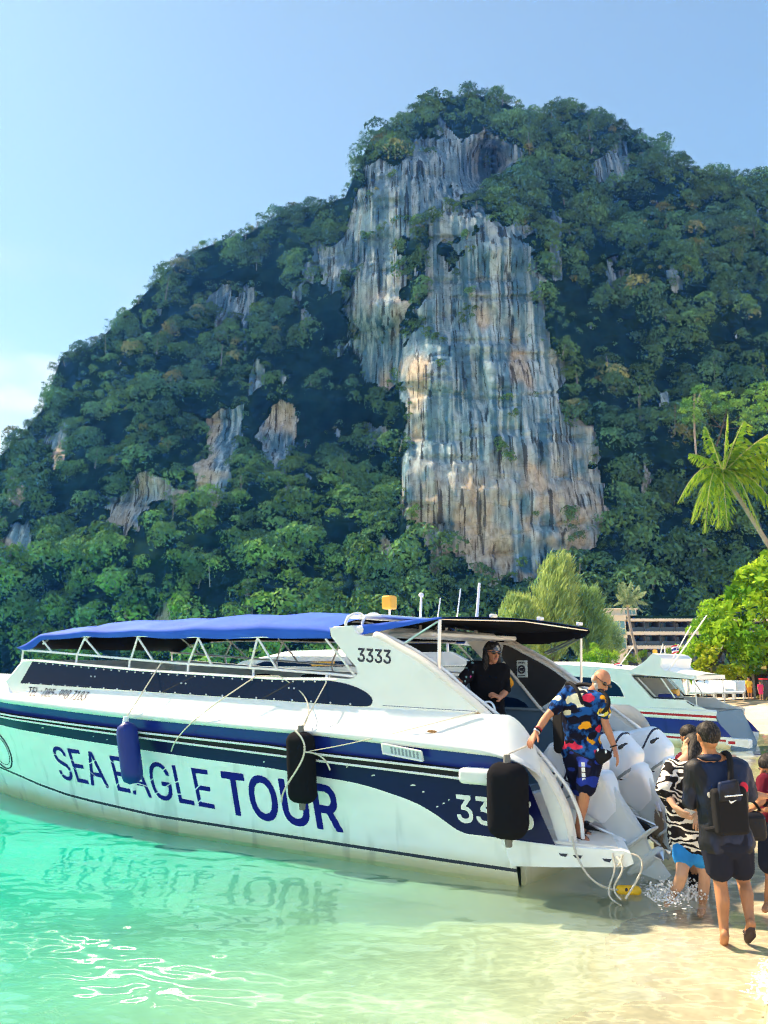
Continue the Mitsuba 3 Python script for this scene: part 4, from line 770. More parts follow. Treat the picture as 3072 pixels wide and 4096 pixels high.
boat3 = thing('speedboat', 'white boat lying alongside behind the large one, seen through its canopy frames', 'boat')
def b3(name, m, bsdf, smooth=False, parent=None): return obj(name, BF.mesh(m), bsdf, parent or boat3, smooth)
y0 = 3.7
rows3 = []
for z, of in ((-.2, .4), (.0, .1), (1.2, -.05), (1.75, -.05), (1.9, .05)):
    x = np.linspace(3.1, 10.5, 40); h_ = I(x, [3.1, 6, 9, 10.5], [0, 0, .6, 1.4]); rows3.append(np.stack([x, y0 + np.minimum(h_ + of, 1.45), np.full(40, z) + .02 * x], -1))
R3 = np.array(rows3); Q3 = R3.copy(); Q3[..., 1] = 2 * (y0 + 1.45) - Q3[..., 1]
b3('hull', cat([loft(R3), loft(Q3)]), 'gelcoat_white', 30)
b3('bulwark', plate([(2.6, 1.9), (2.7, 2.12), (3.2, 2.36), (5.2, 2.36), (5.3, 1.9)], y0, y0 + .1), 'gelcoat_white'); b3('bulwark_line', tube([(2.75, y0 - .01, 2.13), (5.2, y0 - .01, 2.15)], .014, 6), 'blue_grey')
b3('cabin', cat([loft([[(x, y0 + .2 + 1.25 - 1.25 * math.cos(math.pi * k), z + h2 * math.sin(math.pi * k) ** .6) for x, z, h2 in ((5.2, 2.28, .14), (5.9, 2.30, .16), (6.9, 2.31, .14), (7.35, 2.27, .07), (7.75, 2.22, .02))] for k in np.linspace(0, 1, 14)])]), 'gelcoat_white', 40)
b3('cabin_side', plate([(5.1, 1.9), (5.1, 2.30), (5.9, 2.31), (6.9, 2.32), (7.75, 2.23), (8.3, 2.0)], y0 + .2, y0 + .26), 'gelcoat_white')
cw3 = b3('side_window', plate([(5.3, 2.12), (5.3, 2.22), (7.2, 2.22), (7.5, 2.14)], y0 + .19, y0 + .199), 'tinted_window')
b3('window_blind', plate([(5.6, 2.135), (5.6, 2.215), (6.1, 2.215), (6.1, 2.135)], y0 + .18, y0 + .188), 'beacon_amber', parent=cw3)
for x in (3.3, 4.6): b3('roof_post', tube([(x, y0 + .1, 2.0), (x, y0 + .1, 2.62)], .02, 6), 'stainless', 40)
b3('roof_beam', plate([(2.4, 2.40), (2.4, 2.47), (2.57, 2.49), (4.35, 2.67), (5.3, 2.72), (5.3, 2.66), (4.35, 2.61), (2.57, 2.42)], y0 + .02, y0 + .08), 'cream_white')
b3('roof_canopy', loft([[(x, y0 + 1.45 - 1.43 * math.cos(math.pi * k), z + .12 * math.sin(math.pi * k)) for x, z in ((3.0, 2.54), (3.4, 2.58), (4.35, 2.68), (5.3, 2.73))] for k in np.linspace(0, 1, 10)]), 'near_black', 40)
b3('bulkhead', box((5.2, y0 + .2, 1.9), (5.26, y0 + 2.7, 2.7)), 'near_black')
b3('far_bulwark', plate([(3.2, 1.9), (3.3, 2.08), (3.6, 2.3), (5.2, 2.3), (5.3, 1.9)], y0 + 2.8, y0 + 2.9), 'slate_blue')
# ---------------------------------------------------------------- people
BALD = dict(head=(2.250, 8.180, 1.965), neck=(2.114, 8.271, 1.798), shL=(1.925, 8.271, 1.836), elL=(1.671, 8.191, 1.605), wrL=(1.541, 8.111, 1.453), haL=(1.477, 8.071, 1.369), shR=(2.235, 8.121, 1.778), elR=(2.245, 8.091, 1.562), wrR=(2.315, 8.051, 1.312), haR=(2.339, 8.021, 1.188), waist=(2.046, 8.291, 1.394), hipL=(1.984, 8.351, 1.163), hipR=(2.109, 8.211, 1.167), knR=(1.997, 8.051, 0.888), anR=(1.944, 8.221, 0.480), toR=(2.008, 8.071, 0.426), knL=(2.035, 8.391, 0.836), anL=(2.041, 8.491, 0.456), toL=(2.106, 8.351, 0.419))
DECK = dict(head=(1.385, 9.991, 2.288), neck=(1.355, 10.041, 2.113), shL=(1.147, 10.041, 2.113), elL=(0.946, 9.891, 1.891), wrL=(0.904, 9.691, 1.949), haL=(0.885, 9.621, 1.968), shR=(1.511, 10.021, 2.075), elR=(1.536, 9.991, 1.812), wrR=(1.433, 9.821, 1.735), haR=(1.376, 9.761, 1.767), waist=(1.318, 10.041, 1.702), hipL=(1.228, 10.041, 1.488), hipR=(1.385, 10.041, 1.488), knL=(1.215, 10.021, 1.096), anL=(1.209, 10.041, 0.736), toL=(1.174, 9.891, 0.712), knR=(1.384, 10.041, 1.094), anR=(1.379, 10.081, 0.730), toR=(1.362, 9.921, 0.708))
BACK = dict(head=(2.676, 6.600, 1.539), neck=(2.678, 6.620, 1.389), shL=(2.552, 6.620, 1.282), elL=(2.514, 6.670, 1.007), wrL=(2.693, 6.890, 0.926), haL=(2.780, 6.950, 0.906), shR=(2.916, 6.620, 1.296), elR=(3.047, 6.740, 1.064), wrR=(3.250, 6.920, 1.027), haR=(3.338, 6.980, 1.027), waist=(2.753, 6.620, 0.896), hipL=(2.687, 6.620, 0.716), hipR=(2.838, 6.620, 0.716), knL=(2.699, 6.650, 0.410), anL=(2.687, 6.620, 0.025), toL=(2.759, 6.840, -0.127), knR=(2.915, 6.720, 0.411), anR=(2.867, 6.540, 0.131), toR=(2.913, 6.720, 0.003))
ZEBRA = dict(head=(2.973, 7.730, 1.362), neck=(2.897, 7.680, 1.253), shL=(2.771, 7.730, 1.144), elL=(2.628, 7.580, 0.985), wrL=(2.656, 7.430, 0.856), haL=(2.692, 7.380, 0.822), shR=(2.977, 7.630, 1.157), elR=(2.974, 7.580, 0.941), wrR=(2.899, 7.480, 0.804), haR=(2.876, 7.460, 0.754), waist=(2.864, 7.680, 0.825), hipL=(2.851, 7.740, 0.515), hipR=(2.911, 7.620, 0.539), knL=(2.721, 7.560, 0.242), anL=(2.703, 7.830, -0.021), toL=(2.594, 7.660, -0.038), knR=(2.958, 7.630, 0.225), anR=(2.969, 7.780, -0.104), toR=(2.874, 7.600, -0.105))
REDTOP = dict(head=(3.212, 8.400, 1.386), neck=(3.234, 8.400, 1.248), shL=(3.135, 8.450, 1.155), elL=(3.087, 8.400, 0.950), wrL=(3.064, 8.200, 0.822), haL=(3.081, 8.150, 0.806), shR=(3.343, 8.350, 1.167), elR=(3.384, 8.400, 0.950), wrR=(3.305, 8.300, 0.807), haR=(3.281, 8.280, 0.762), waist=(3.225, 8.400, 0.815), hipL=(3.169, 8.450, 0.600), hipR=(3.246, 8.350, 0.617), knL=(3.135, 8.300, 0.270), anL=(3.161, 8.450, -0.153), toL=(3.076, 8.300, -0.160), knR=(3.230, 8.350, 0.259), anR=(3.281, 8.500, -0.167), toR=(3.194, 8.350, -0.173))
EDGE = dict(head=(3.498, 7.300, 1.219), neck=(3.532, 7.330, 1.129), shL=(3.423, 7.250, 1.108), elL=(3.351, 7.200, 0.957), wrL=(3.245, 7.100, 0.921), haL=(3.191, 7.080, 0.904), shR=(3.632, 7.380, 1.090), elR=(3.516, 7.250, 0.928), wrR=(3.374, 7.150, 0.882), haR=(3.307, 7.100, 0.891), waist=(3.586, 7.400, 0.872), hipL=(3.522, 7.400, 0.690), hipR=(3.661, 7.500, 0.671), knL=(3.415, 7.300, 0.388), anL=(3.412, 7.400, 0.034), toL=(3.307, 7.250, 0.036), knR=(3.579, 7.400, 0.364), anR=(3.582, 7.500, 0.006), toR=(3.473, 7.350, 0.008))
def skin_tone(key, a, b):
    mat(key, mikit.proc(lambda p, n, uv: mix(a, b, fbm(p.x * 14, p.y * 14, p.z * 14, 3))), 0.55, 0.4)
skin_tone('skin_tan', (0.36, 0.155, 0.07), (0.46, 0.21, 0.10)); skin_tone('skin_light', (0.50, 0.27, 0.16), (0.60, 0.35, 0.22)); skin_tone('skin_ruddy', (0.42, 0.17, 0.09), (0.54, 0.25, 0.14))
mat('lips', (0.42, 0.14, 0.12), 0.5); mat('hair_black', mikit.proc(lambda p, n, uv: mix((.006, .005, .005), (.05, .042, .036), smoothstep(.4, .75, fbm(p.x * 130, p.y * 130, p.z * 40, 2)))), 0.6, 0.3); mat('hair_grey', (0.42, 0.38, 0.35), 0.8)
mat('lens_black', (0.008, 0.008, 0.010), 0.08, 0.7); mat('eye_dark', (0.03, 0.02, 0.02), 0.3)
def hawaiian(p, n, uv):
    w = 0.03 * (fbm(p.x * 20, p.y * 20, p.z * 20, 2) - .5)
    d1, d2, r = voronoi((p.x + 0.7 * p.y) * 12 + w * 30, p.z * 12 + w * 20)
    base = mix((0.004, 0.008, 0.035), (0.015, 0.09, 0.32), smoothstep(.35, .65, fbm(p.x * 22, p.y * 22, p.z * 16, 3)))
    petal = smoothstep(0.52, 0.40, d1 + 0.12 * (fbm(p.x * 55, p.y * 55, p.z * 55, 2) - .5))
    c = dr.select(r < .15, mi.Color3f(.78, .34, .02), dr.select(r < .27, mi.Color3f(.74, .70, .50), dr.select(r < .38, mi.Color3f(.60, .03, .08), dr.select(r < .45, mi.Color3f(.72, .62, .08), dr.select(r < .68, mi.Color3f(.008, .008, .02), base)))))
    return mix(base, c, petal)
mat('hawaiian_shirt', mikit.proc(hawaiian), 0.9, 0.15)
def zebra(p, n, uv):
    t = fbm(p.x * 5, p.y * 5, p.z * 7, 3) * 11 + p.z * 16 + (p.x + p.y) * 7
    s = dr.sin(t * 3.1)
    return mix((0.015, 0.013, 0.013), (0.74, 0.68, 0.60), smoothstep(-.05, .22, s))
mat('zebra_cloth', mikit.proc(zebra), 0.9, 0.15)
def spots(p, n, uv):
    d1, d2, r = voronoi((p.x + .6 * p.y) * 17, p.z * 17); k = smoothstep(.30, .22, d1)
    c = dr.select(r < .16, mi.Color3f(.60, .06, .26), dr.select(r < .34, mi.Color3f(.62, .55, .50), dr.select(r < .44, mi.Color3f(.25, .45, .42), mi.Color3f(.012, .010, .014))))
    return mix((.012, .010, .014), c, k)
mat('spotted_black', mikit.proc(spots), 0.9, 0.15)
def bands(p, n, uv):
    return mix((.60, .56, .48), mix((.10, .03, .16), (.18, .40, .36), fbm(p.x * 30, p.y * 30, 1.0, 2)), smoothstep(.46, .54, fbm(p.x * 22, p.y * 22, p.z * 60, 2)))
mat('scarf_cloth', mikit.proc(bands), 0.9, 0.15)
mat('cotton_black', (0.010, 0.010, 0.012), 0.95, 0.1); mat('cotton_orange', (0.62, 0.28, 0.03), 0.9, 0.1); mat('cotton_maroon', (0.11, 0.010, 0.022), 0.9, 0.1)
mat('rash_navy', mikit.proc(lambda p, n, uv: mix((0.003, 0.004, 0.008), (0.006, 0.016, 0.055), smoothstep(.45, .62, fbm(p.x * 6, p.y * 6, p.z * 4, 3)))), 0.6, 0.4)
mat('shorts_navy', mikit.proc(lambda p, n, uv: mix((0.005, 0.006, 0.022), (0.015, 0.035, 0.26), smoothstep(.60, .64, fbm(p.x * 7, p.y * 7, p.z * 12, 2)))), 0.85, 0.2)
mat('shorts_blue', mikit.proc(lambda p, n, uv: mix((0.02, 0.16, 0.50), (0.04, 0.32, 0.70), fbm(p.x * 9, p.y * 9, p.z * 9, 2))), 0.85, 0.2)
mat('sandal_dark', (0.04, 0.025, 0.025), 0.7); mat('trouser_dark', (0.018, 0.020, 0.032), 0.9, 0.1); mat('bag_black', (0.012, 0.012, 0.014), 0.8, 0.2)
A_ = lambda *v: np.array(v, float)
def bones(pairs, refine=.022, smooth=6, noise_amp=0.0, seed=1):
    M = None
    for b in pairs:
        h = m3.Manifold.batch_hull([m3.Manifold.sphere(float(r), 16).translate([float(c) for c in p]) for p, r in b]); M = h if M is None else M + h
    m = tm(M.refine_to_length(refine)); m.merge_vertices()
    if smooth: trimesh.smoothing.filter_taubin(m, lamb=.5, nu=.52, iterations=smooth)
    if noise_amp:
        n = m.vertex_normals; v = np.array(m.vertices); m.vertices = v + n * ((meshkit.fbm(v * np.array([16, 16, 9]), 3, seed) - .5) * noise_amp)[:, None]
    return trimesh.Trimesh(m.vertices, m.faces, process=False)
def ell(c, ax, r, seg=14):
    """An ellipsoid with axes ax (3 unit rows) and radii r."""
    m = trimesh.creation.icosphere(2, 1.0); m.vertices = np.asarray(c) + (m.vertices * np.asarray(r)) @ np.asarray(ax); return m

def hand_bones(w, h, side, back, s, curl=.5):
    """w wrist, h fingertip direction point, side: towards the thumb, back: normal of the back of the hand."""
    d = unit(A_(*h) - A_(*w)); t = unit(side - d * (side @ d)); b = np.cross(d, t); b = b if b @ back > 0 else -b
    L = .085 * s; w = A_(*w); kn = w + d * L; out = [[(w, .024 * s), (w + d * .03 * s + t * .018 * s, .019 * s), (w + d * .03 * s - t * .018 * s, .017 * s), (kn + t * .024 * s, .013 * s), (kn - t * .026 * s, .012 * s)]]
    for k, (o, ln) in enumerate(((.028, .070), (.009, .080), (-.010, .074), (-.028, .056))):
        a = kn + t * o * s; p1 = a + unit(d + t * o * 3.2 - b * .25 * curl) * ln * .5 * s; p2 = p1 + unit(d + t * o * 2 - b * 1.1 * curl) * ln * .32 * s; p3 = p2 + unit(d - b * 2.2 * curl) * ln * .26 * s
        out += [[(a, .0105 * s), (p1, .0095 * s)], [(p1, .0095 * s), (p2, .0088 * s)], [(p2, .0088 * s), (p3, .0075 * s)]]
    a = w + d * .02 * s + t * .026 * s; p1 = a + unit(d * .8 + t * .9 - b * .3) * .042 * s; p2 = p1 + unit(d + t * .25 - b * .5 * curl) * .032 * s
    out += [[(a, .014 * s), (p1, .0115 * s)], [(p1, .0115 * s), (p2, .0095 * s)]]
    return out

def body_bones(J, face, s, fist=.5, skirtless=True):
    j = {k: A_(*v) for k, v in J.items()}; f = unit(A_(*face)); up = unit(j['head'] - j['neck']); lat = unit(j['shR'] - j['shL'])
    ch = (j['shL'] + j['shR']) / 2 * .62 + j['waist'] * .38; r = s
    B = [[(j['shL'], .055 * r), (j['shR'], .055 * r), (ch - lat * .09 * r, .095 * r), (ch + lat * .09 * r, .095 * r)],
         [(ch - lat * .085 * r, .095 * r), (ch + lat * .085 * r, .095 * r), (j['waist'] - lat * .06 * r, .09 * r), (j['waist'] + lat * .06 * r, .09 * r)],
         [(j['waist'] - lat * .06 * r, .09 * r), (j['waist'] + lat * .06 * r, .09 * r), (j['hipL'], .098 * r), (j['hipR'], .098 * r)],
         [(j['neck'] * .75 + ch * .25, .062 * r), (j['head'] - up * .06 * r, .050 * r)], [(j['neck'], .058 * r), (j['shL'] * .8 + j['neck'] * .2, .05 * r), (j['shR'] * .8 + j['neck'] * .2, .05 * r)]]
    for q in 'LR':
        o = -lat if q == 'L' else lat
        kn, an, to = j['kn' + q], j['an' + q], j['to' + q]; cb = unit(np.cross(kn - an, lat)); cb = cb if cb @ f < 0 else -cb
        B += [[(j['hip' + q], .088 * r), (j['hip' + q] * .5 + kn * .5, .070 * r)], [(j['hip' + q] * .5 + kn * .5, .070 * r), (kn, .052 * r)],
              [(kn, .052 * r), (kn * .68 + an * .32 + cb * .022 * r, .053 * r)], [(kn * .68 + an * .32 + cb * .022 * r, .053 * r), (an * .72 + kn * .28, .038 * r)], [(an * .72 + kn * .28, .038 * r), (an, .033 * r)],
              [(an - (to - an) * .18, .034 * r), (an, .036 * r), (an * .35 + to * .65 - A_(0, 0, .0), .032 * r), (to, .024 * r)]]
        B += [[(j['sh' + q], .058 * r), (j['sh' + q] * .45 + j['el' + q] * .55, .047 * r)], [(j['sh' + q] * .45 + j['el' + q] * .55, .047 * r), (j['el' + q], .038 * r)],
              [(j['el' + q], .040 * r), (j['el' + q] * .65 + j['wr' + q] * .35, .041 * r)], [(j['el' + q] * .65 + j['wr' + q] * .35, .041 * r), (j['wr' + q], .026 * r)]]
        B += hand_bones(j['wr' + q], j['ha' + q], unit(f * .8 - o * .6), unit(o + A_(0, 0, .5)), r * 1.02, fist)
    return B, j, ch, lat, up, f

def person(label, J, face, look, s, skin, fist=.5, group=None):
    """The body: one continuous surface with face, ears and nose; features are children."""
    key = thing('person', label, 'person')
    B, j, ch, lat, up, f = body_bones(J, face, s, fist)
    L = unit(A_(*look)); U = unit(up - L * (up @ L)); S = np.cross(L, U); h = j['head']; r = s
    B += [[(h + U * .035 * r - L * .015 * r, .088 * r), (h + U * .02 * r + L * .022 * r, .078 * r)], [(h + U * .01 * r + L * .03 * r, .068 * r), (h - U * .062 * r + L * .045 * r, .046 * r), (h - U * .088 * r + L * .058 * r, .030 * r)],
          [(h - U * .03 * r - L * .02 * r, .062 * r), (h - U * .05 * r + L * .03 * r, .055 * r)],
          [(h + U * .012 * r + L * .095 * r, .010 * r), (h - U * .022 * r + L * .118 * r, .013 * r), (h - U * .028 * r + L * .095 * r, .018 * r)]]
    for q in (-1, 1): B += [[(h + S * q * .082 * r + U * .012 * r - L * .005 * r, .014 * r), (h + S * q * .088 * r - U * .018 * r - L * .002 * r, .012 * r), (h + S * q * .092 * r + U * .018 * r - L * .02 * r, .010 * r)]]
    scene[f'{key}__body'] = mikit.ply(bones(B, .020, 5), skin, smooth=True)
    for q in (-1, 1): obj('eye', ell(h + S * q * .033 * r + U * .014 * r + L * .093 * r, [S, U, L], A_(.013, .008, .008) * r), 'eye_dark', key, True)
    obj('mouth', ell(h - U * .052 * r + L * .093 * r, [S, U, L], A_(.025, .008, .010) * r), 'lips', key, True)
    return key, dict(j=j, ch=ch, lat=lat, up=up, f=f, L=L, U=U, S=S, h=h, r=r)
def top(key, R, mtl, sleeve=.55, hem=.25, fat=.022, full=False, seed=3):
    j, lat, ch, r = R['j'], R['lat'], R['ch'], R['r']; w, g_ = j['waist'], fat
    hp = (j['hipL'] + j['hipR']) / 2; low = w * (1 - hem) + hp * hem
    lowL, lowR = low * 1 + (j['hipL'] - hp) * 1.0 - lat * .015, low * 1 + (j['hipR'] - hp) * 1.0 + lat * .015
    B = [[(j['shL'], .060 * r + g_ * .7), (j['shR'], .060 * r + g_ * .7), (ch - lat * .09 * r, .097 * r + g_), (ch + lat * .09 * r, .097 * r + g_)],
         [(ch - lat * .09 * r, .097 * r + g_), (ch + lat * .09 * r, .097 * r + g_), (w - lat * .06 * r, .095 * r + g_), (w + lat * .06 * r, .095 * r + g_)],
         [(w - lat * .06 * r, .095 * r + g_), (w + lat * .06 * r, .095 * r + g_), (lowL, .098 * r + g_), (lowR, .098 * r + g_)],
         [(j['neck'] * .7 + ch * .3, .068 * r), (j['shL'] * .75 + j['neck'] * .25, .055 * r), (j['shR'] * .75 + j['neck'] * .25, .055 * r)]]
    for q in 'LR':
        a, e, wr = j['sh' + q], j['el' + q], j['wr' + q]; end = a + (e - a) * min(sleeve, 1)
        B.append([(a, .062 * r + g_ * .6), (end, (.052 if sleeve < 1 else .044) * r + g_ * .5)])
        if sleeve > 1: B.append([(e, .044 * r + g_ * .5), (e + (wr - e) * (sleeve - 1), .034 * r + g_ * .4)])
    m = bones(B, .022, 4, .036, seed)
    return obj('shirt', m, mtl, key, True), dict(B=B)
def cuff(key, R, q, at, mtl, wdt=.05, name='sleeve_band'):
    j, r = R['j'], R['r']; a, e = j['sh' + q], j['el' + q]; d = unit(e - a); p = a + (e - a) * at
    obj(name, tube([p - d * wdt / 2, p + d * wdt / 2], .068 * r, 16), mtl, key)
def shorts(key, R, mtl, leg=.8, fat=.02, name='shorts', seed=5):
    j, lat, r = R['j'], R['lat'], R['r']; w = j['waist']; hp = (j['hipL'] + j['hipR']) / 2; up_ = w * .45 + hp * .55
    B = [[(up_ - lat * .07 * r, .088 * r + fat), (up_ + lat * .07 * r, .088 * r + fat), (j['hipL'], .098 * r + fat), (j['hipR'], .098 * r + fat)]]
    for q in 'LR':
        h, k, a = j['hip' + q], j['kn' + q], j['an' + q]; e = h + (k - h) * min(leg, 1)
        B.append([(h, .096 * r + fat), (e, (.074 if leg < 1 else .056) * r + fat)])
        if leg > 1: B.append([(k, .056 * r + fat), (k + (a - k) * (leg - 1), .044 * r + fat)])
    return obj(name, bones(B, .026, 4, .018, seed), mtl, key, True)
def hair(key, R, mtl, kind):
    h, U, L, S, r = R['h'], R['U'], R['L'], R['S'], R['r']
    if kind == 'crop': B = [[(h + U * .046 * r - L * .020 * r, .0895 * r), (h + U * .050 * r + L * .022 * r, .079 * r)], [(h + U * .012 * r - L * .034 * r, .0775 * r), (h + U * .04 * r - L * .024 * r, .0885 * r)]]
    elif kind == 'bob': B = [[(h + U * .048 * r - L * .022 * r, .093 * r), (h + U * .052 * r + L * .015 * r, .083 * r)], [(h + U * .02 * r - L * .035 * r, .083 * r), (h - U * .06 * r - L * .045 * r, .062 * r)], [(h - U * .06 * r - L * .045 * r, .062 * r), (h - U * .16 * r - L * .05 * r, .035 * r)]]
    elif kind == 'fringe': B = [[(h - U * .015 * r - L * .055 * r, .058 * r), (h - U * .01 * r - L * .03 * r + S * .045 * r, .050 * r), (h - U * .01 * r - L * .03 * r - S * .045 * r, .050 * r)]]
    else:
        B = [[(h + U * .050 * r - L * .022 * r, .094 * r), (h + U * .055 * r + L * .015 * r, .084 * r)]]
        for q in (-1, 1): B.append([(h + U * .03 * r + S * q * .05 * r - L * .03 * r, .055 * r), (h - U * .10 * r + S * q * .082 * r - L * .01 * r, .036 * r), (h - U * .26 * r + S * q * .095 * r + L * .02 * r, .026 * r)])
        B.append([(h + U * .02 * r - L * .05 * r, .07 * r), (h - U * .22 * r - L * .06 * r, .05 * r)])
    return obj('hair', bones(B, .018, 3, .014, 8), mtl, key, True)
def shades(key, R):
    h, U, L, S, r = R['h'], R['U'], R['L'], R['S'], R['r']
    k = obj('sunglasses', cat([ell(h + S * q * .036 * r + U * .014 * r + L * .096 * r, [S, U, L], A_(.029, .020, .012) * r) for q in (-1, 1)] + [tube([h - S * .012 + U * .016 * r + L * .107 * r, h + S * .012 + U * .016 * r + L * .107 * r], .004)] + [tube([h + S * q * .063 * r + U * .018 * r + L * .085 * r, h + S * q * .092 * r + U * .018 * r - L * .01 * r], .004) for q in (-1, 1)]), 'lens_black', key, True)
def sandal(key, J, q, mtl):
    a, t = A_(*J['an' + q]), A_(*J['to' + q]); d = unit(t - a); t2 = t + d * .03; a2 = a - d * .045
    obj('sandal', cat([tm(blob([a2 - A_(0, 0, .037), t2 - A_(0, 0, .030), (a2 + t2) / 2 - A_(0, 0, .037) + np.cross(d, A_(0, 0, .03)), (a2 + t2) / 2 - A_(0, 0, .037) - np.cross(d, A_(0, 0, .03))], [.022, .026, .022, .022], 12).scale([1, 1, 1])), tm(blob([a * .3 + t * .7 + np.cross(d, A_(0, 0, .036)), a * .3 + t * .7 + A_(0, 0, .030), a * .3 + t * .7 - np.cross(d, A_(0, 0, .036))], [.014] * 3, 10))]), mtl, key)

# bald man stepping down onto the swim step
P0, R = person('bald man in a colourful flowered shirt and navy shorts stepping down from the boat', BALD, (.42, -.90, 0), (.34, -.80, -.50), 1.0, 'skin_ruddy', .45)
top(P0, R, 'hawaiian_shirt', .62, .62, .030); shorts(P0, R, 'shorts_navy', .82, .026); hair(P0, R, 'hair_grey', 'fringe'); shades(P0, R)
cuff(P0, R, 'R', .48, 'cotton_orange', .05); cuff(P0, R, 'R', .60, 'cotton_black', .028); cuff(P0, R, 'R', .67, 'lettering_white', .022)
h, U, L, S = R['h'], R['U'], R['L'], R['S']
obj('beard', bones([[(h - U * .075 + L * .05, .036), (h - U * .05 + L * .02 + S * .04, .03), (h - U * .05 + L * .02 - S * .04, .03)]], .015, 2, .01), 'hair_grey', P0, True)
j = R['j']; fr_ = R['f']
obj('placket', tube(smooth_path([j['neck'] + fr_ * .075 - A_(0, 0, .04), R['ch'] + fr_ * .135, j['waist'] + fr_ * .135, j['waist'] * .4 + (j['hipL'] + j['hipR']) * .3 + fr_ * .145], 18), .013, 6), 'bag_black', P0, True)
obj('chest', ell(R['ch'] * .55 + j['neck'] * .45 + fr_ * .085, [R['lat'], np.cross(fr_, R['lat']), fr_], (.035, .07, .03)), 'skin_ruddy', P0, True)
obj('collar', tube(smooth_path([R['ch'] * .6 + j['neck'] * .4 + fr_ * .12, j['neck'] - R['lat'] * .085 + fr_ * .03 + A_(0, 0, .01), j['neck'] - fr_ * .06 + A_(0, 0, .02), j['neck'] + R['lat'] * .085 + fr_ * .03 + A_(0, 0, .01), R['ch'] * .6 + j['neck'] * .4 + fr_ * .12], 26), .017, 8), 'hawaiian_shirt', P0, True)
sandal(P0, BALD, 'R', 'sandal_dark'); sandal(P0, BALD, 'L', 'sandal_dark')
j = R['j']; d = unit(j['haL'] - j['wrL'])
for k, (q, c) in enumerate((('L', 'stripe_red'), ('L', 'bag_black'), ('L', 'stainless'), ('R', 'bag_black'))):
    w = j['wr' + q] + unit(j['el' + q] - j['wr' + q]) * (.055 - .018 * k if q == 'L' else .02); dd = unit(j['wr' + q] - j['el' + q])
    u = unit(np.cross(dd, A_(.3, .2, 1))); v = np.cross(dd, u)
    obj('bracelet', tube([w + .034 * (u * math.cos(a) + v * math.sin(a)) for a in np.linspace(0, 6.283, 17)], .007, 6), c, P0)
kh = (j['hipR'] + j['knR']) / 2; sdv = unit(A_(-.25, -.97, 0)); stp = unit(A_(.97, -.25, 0))
obj('shorts_print', cat([box((-.012, -.004, -.02), (.022, .004, .02)).apply_transform(np.array([[stp[0], sdv[0], 0, p[0]], [stp[1], sdv[1], 0, p[1]], [0, 0, 1, p[2]], [0, 0, 0, 1]])) for p in [kh + sdv * .118 - stp * .045 + A_(0, 0, .13 - .05 * k) for k in range(5)]]), 'lettering_white', P0, False)
bk = thing('backpack', 'black backpack on the back of the bald man', 'backpack')
c0 = R['ch'] * .45 + j['waist'] * .55 - R['f'] * .20; X_, Y_ = -R['f'], unit(np.cross(A_(0, 0, 1), R['f']))
obj('pack', tm(m3.Manifold.batch_hull([m3.Manifold.sphere(.05, 16).translate([float(c) for c in c0 + X_ * a + Y_ * b + A_(0, 0, cz)]) for a in (-.05, .07) for b in (-.11, .11) for cz in (-.24, .18)])), 'bag_black', bk)
obj('pocket', tm(m3.Manifold.batch_hull([m3.Manifold.sphere(.03, 12).translate([float(c) for c in c0 + X_ * a + Y_ * b + A_(0, 0, cz)]) for a in (.08, .11) for b in (-.08, .08) for cz in (-.20, -.03)])), 'black_cloth', bk)
for q in 'LR':
    sh = j['sh' + q] * .78 + j['neck'] * .22
    obj('strap', tube(smooth_path([c0 + A_(0, 0, .16), sh + A_(0, 0, .11), sh + R['f'] * .145 - A_(0, 0, .05), R['ch'] * .40 + j['sh' + q] * .3 + j['waist'] * .3 + R['f'] * .13 + (j['sh' + q] - R['ch']) * .25, R['ch'] * .35 + j['sh' + q] * .2 + j['waist'] * .45 + (j['sh' + q] - R['ch']) * .5], 22), .021, 8), 'bag_black', bk)
wb = thing('waist_bag', 'small dark waist bag with pale buckles on the front of the bald man', 'bag')
cw = j['waist'] * .45 + (j['hipL'] + j['hipR']) / 2 * .55 + R['f'] * .15 + R['lat'] * .08
obj('pouch', bones([[(cw - R['lat'] * .06, .05), (cw + R['lat'] * .07, .05), (cw + A_(0, 0, -.06), .05)]], .02, 2), 'bag_black', wb, True)
for k in (-.05, .03): obj('buckle', ell(cw + R['f'] * .05 + R['lat'] * k + A_(0, 0, .01), np.eye(3), (.014, .014, .035)), 'lettering_white', wb)

# woman holding the rail on deck
P1, R = person('woman in black with patterned headscarf and sunglasses on deck, one hand on the handrail', DECK, (.28, -.96, 0), (.33, -.93, -.12), 1.12, 'skin_ruddy', .9)
top(P1, R, 'cotton_black', .9, .9, .030, seed=6); shorts(P1, R, 'trouser_dark', 1.9, .02, 'trousers'); hair(P1, R, 'hair_black', 'long'); shades(P1, R)
h, U, L, S = R['h'], R['U'], R['L'], R['S']; j = R['j']
obj('headscarf', bones([[(h + U * .085 - L * .01, .078), (h + U * .075 + L * .03, .070)], [(h + U * .055 - L * .02, .098), (h + U * .058 + L * .028, .084)]], .018, 3, .012), 'scarf_cloth', P1, True)
obj('sleeve', bones([[(j['shL'], .088), (j['shL'] * .4 + j['elL'] * .6, .082)], [(j['shL'] * .4 + j['elL'] * .6, .082), (j['elL'] * .8 + j['wrL'] * .2, .062)], [(j['shL'], .088), (R['ch'] - R['lat'] * .12, .09)]], .022, 3, .03, 9), 'spotted_black', P1, True)
obj('sleeve', bones([[(j['shR'], .075), (j['elR'] * .9 + j['shR'] * .1, .062)]], .022, 3, .03, 10), 'spotted_black', P1, True)
cs = j['shR'] * .42 + j['elR'] * .58 + R['lat'] * .02 - R['f'] * .02
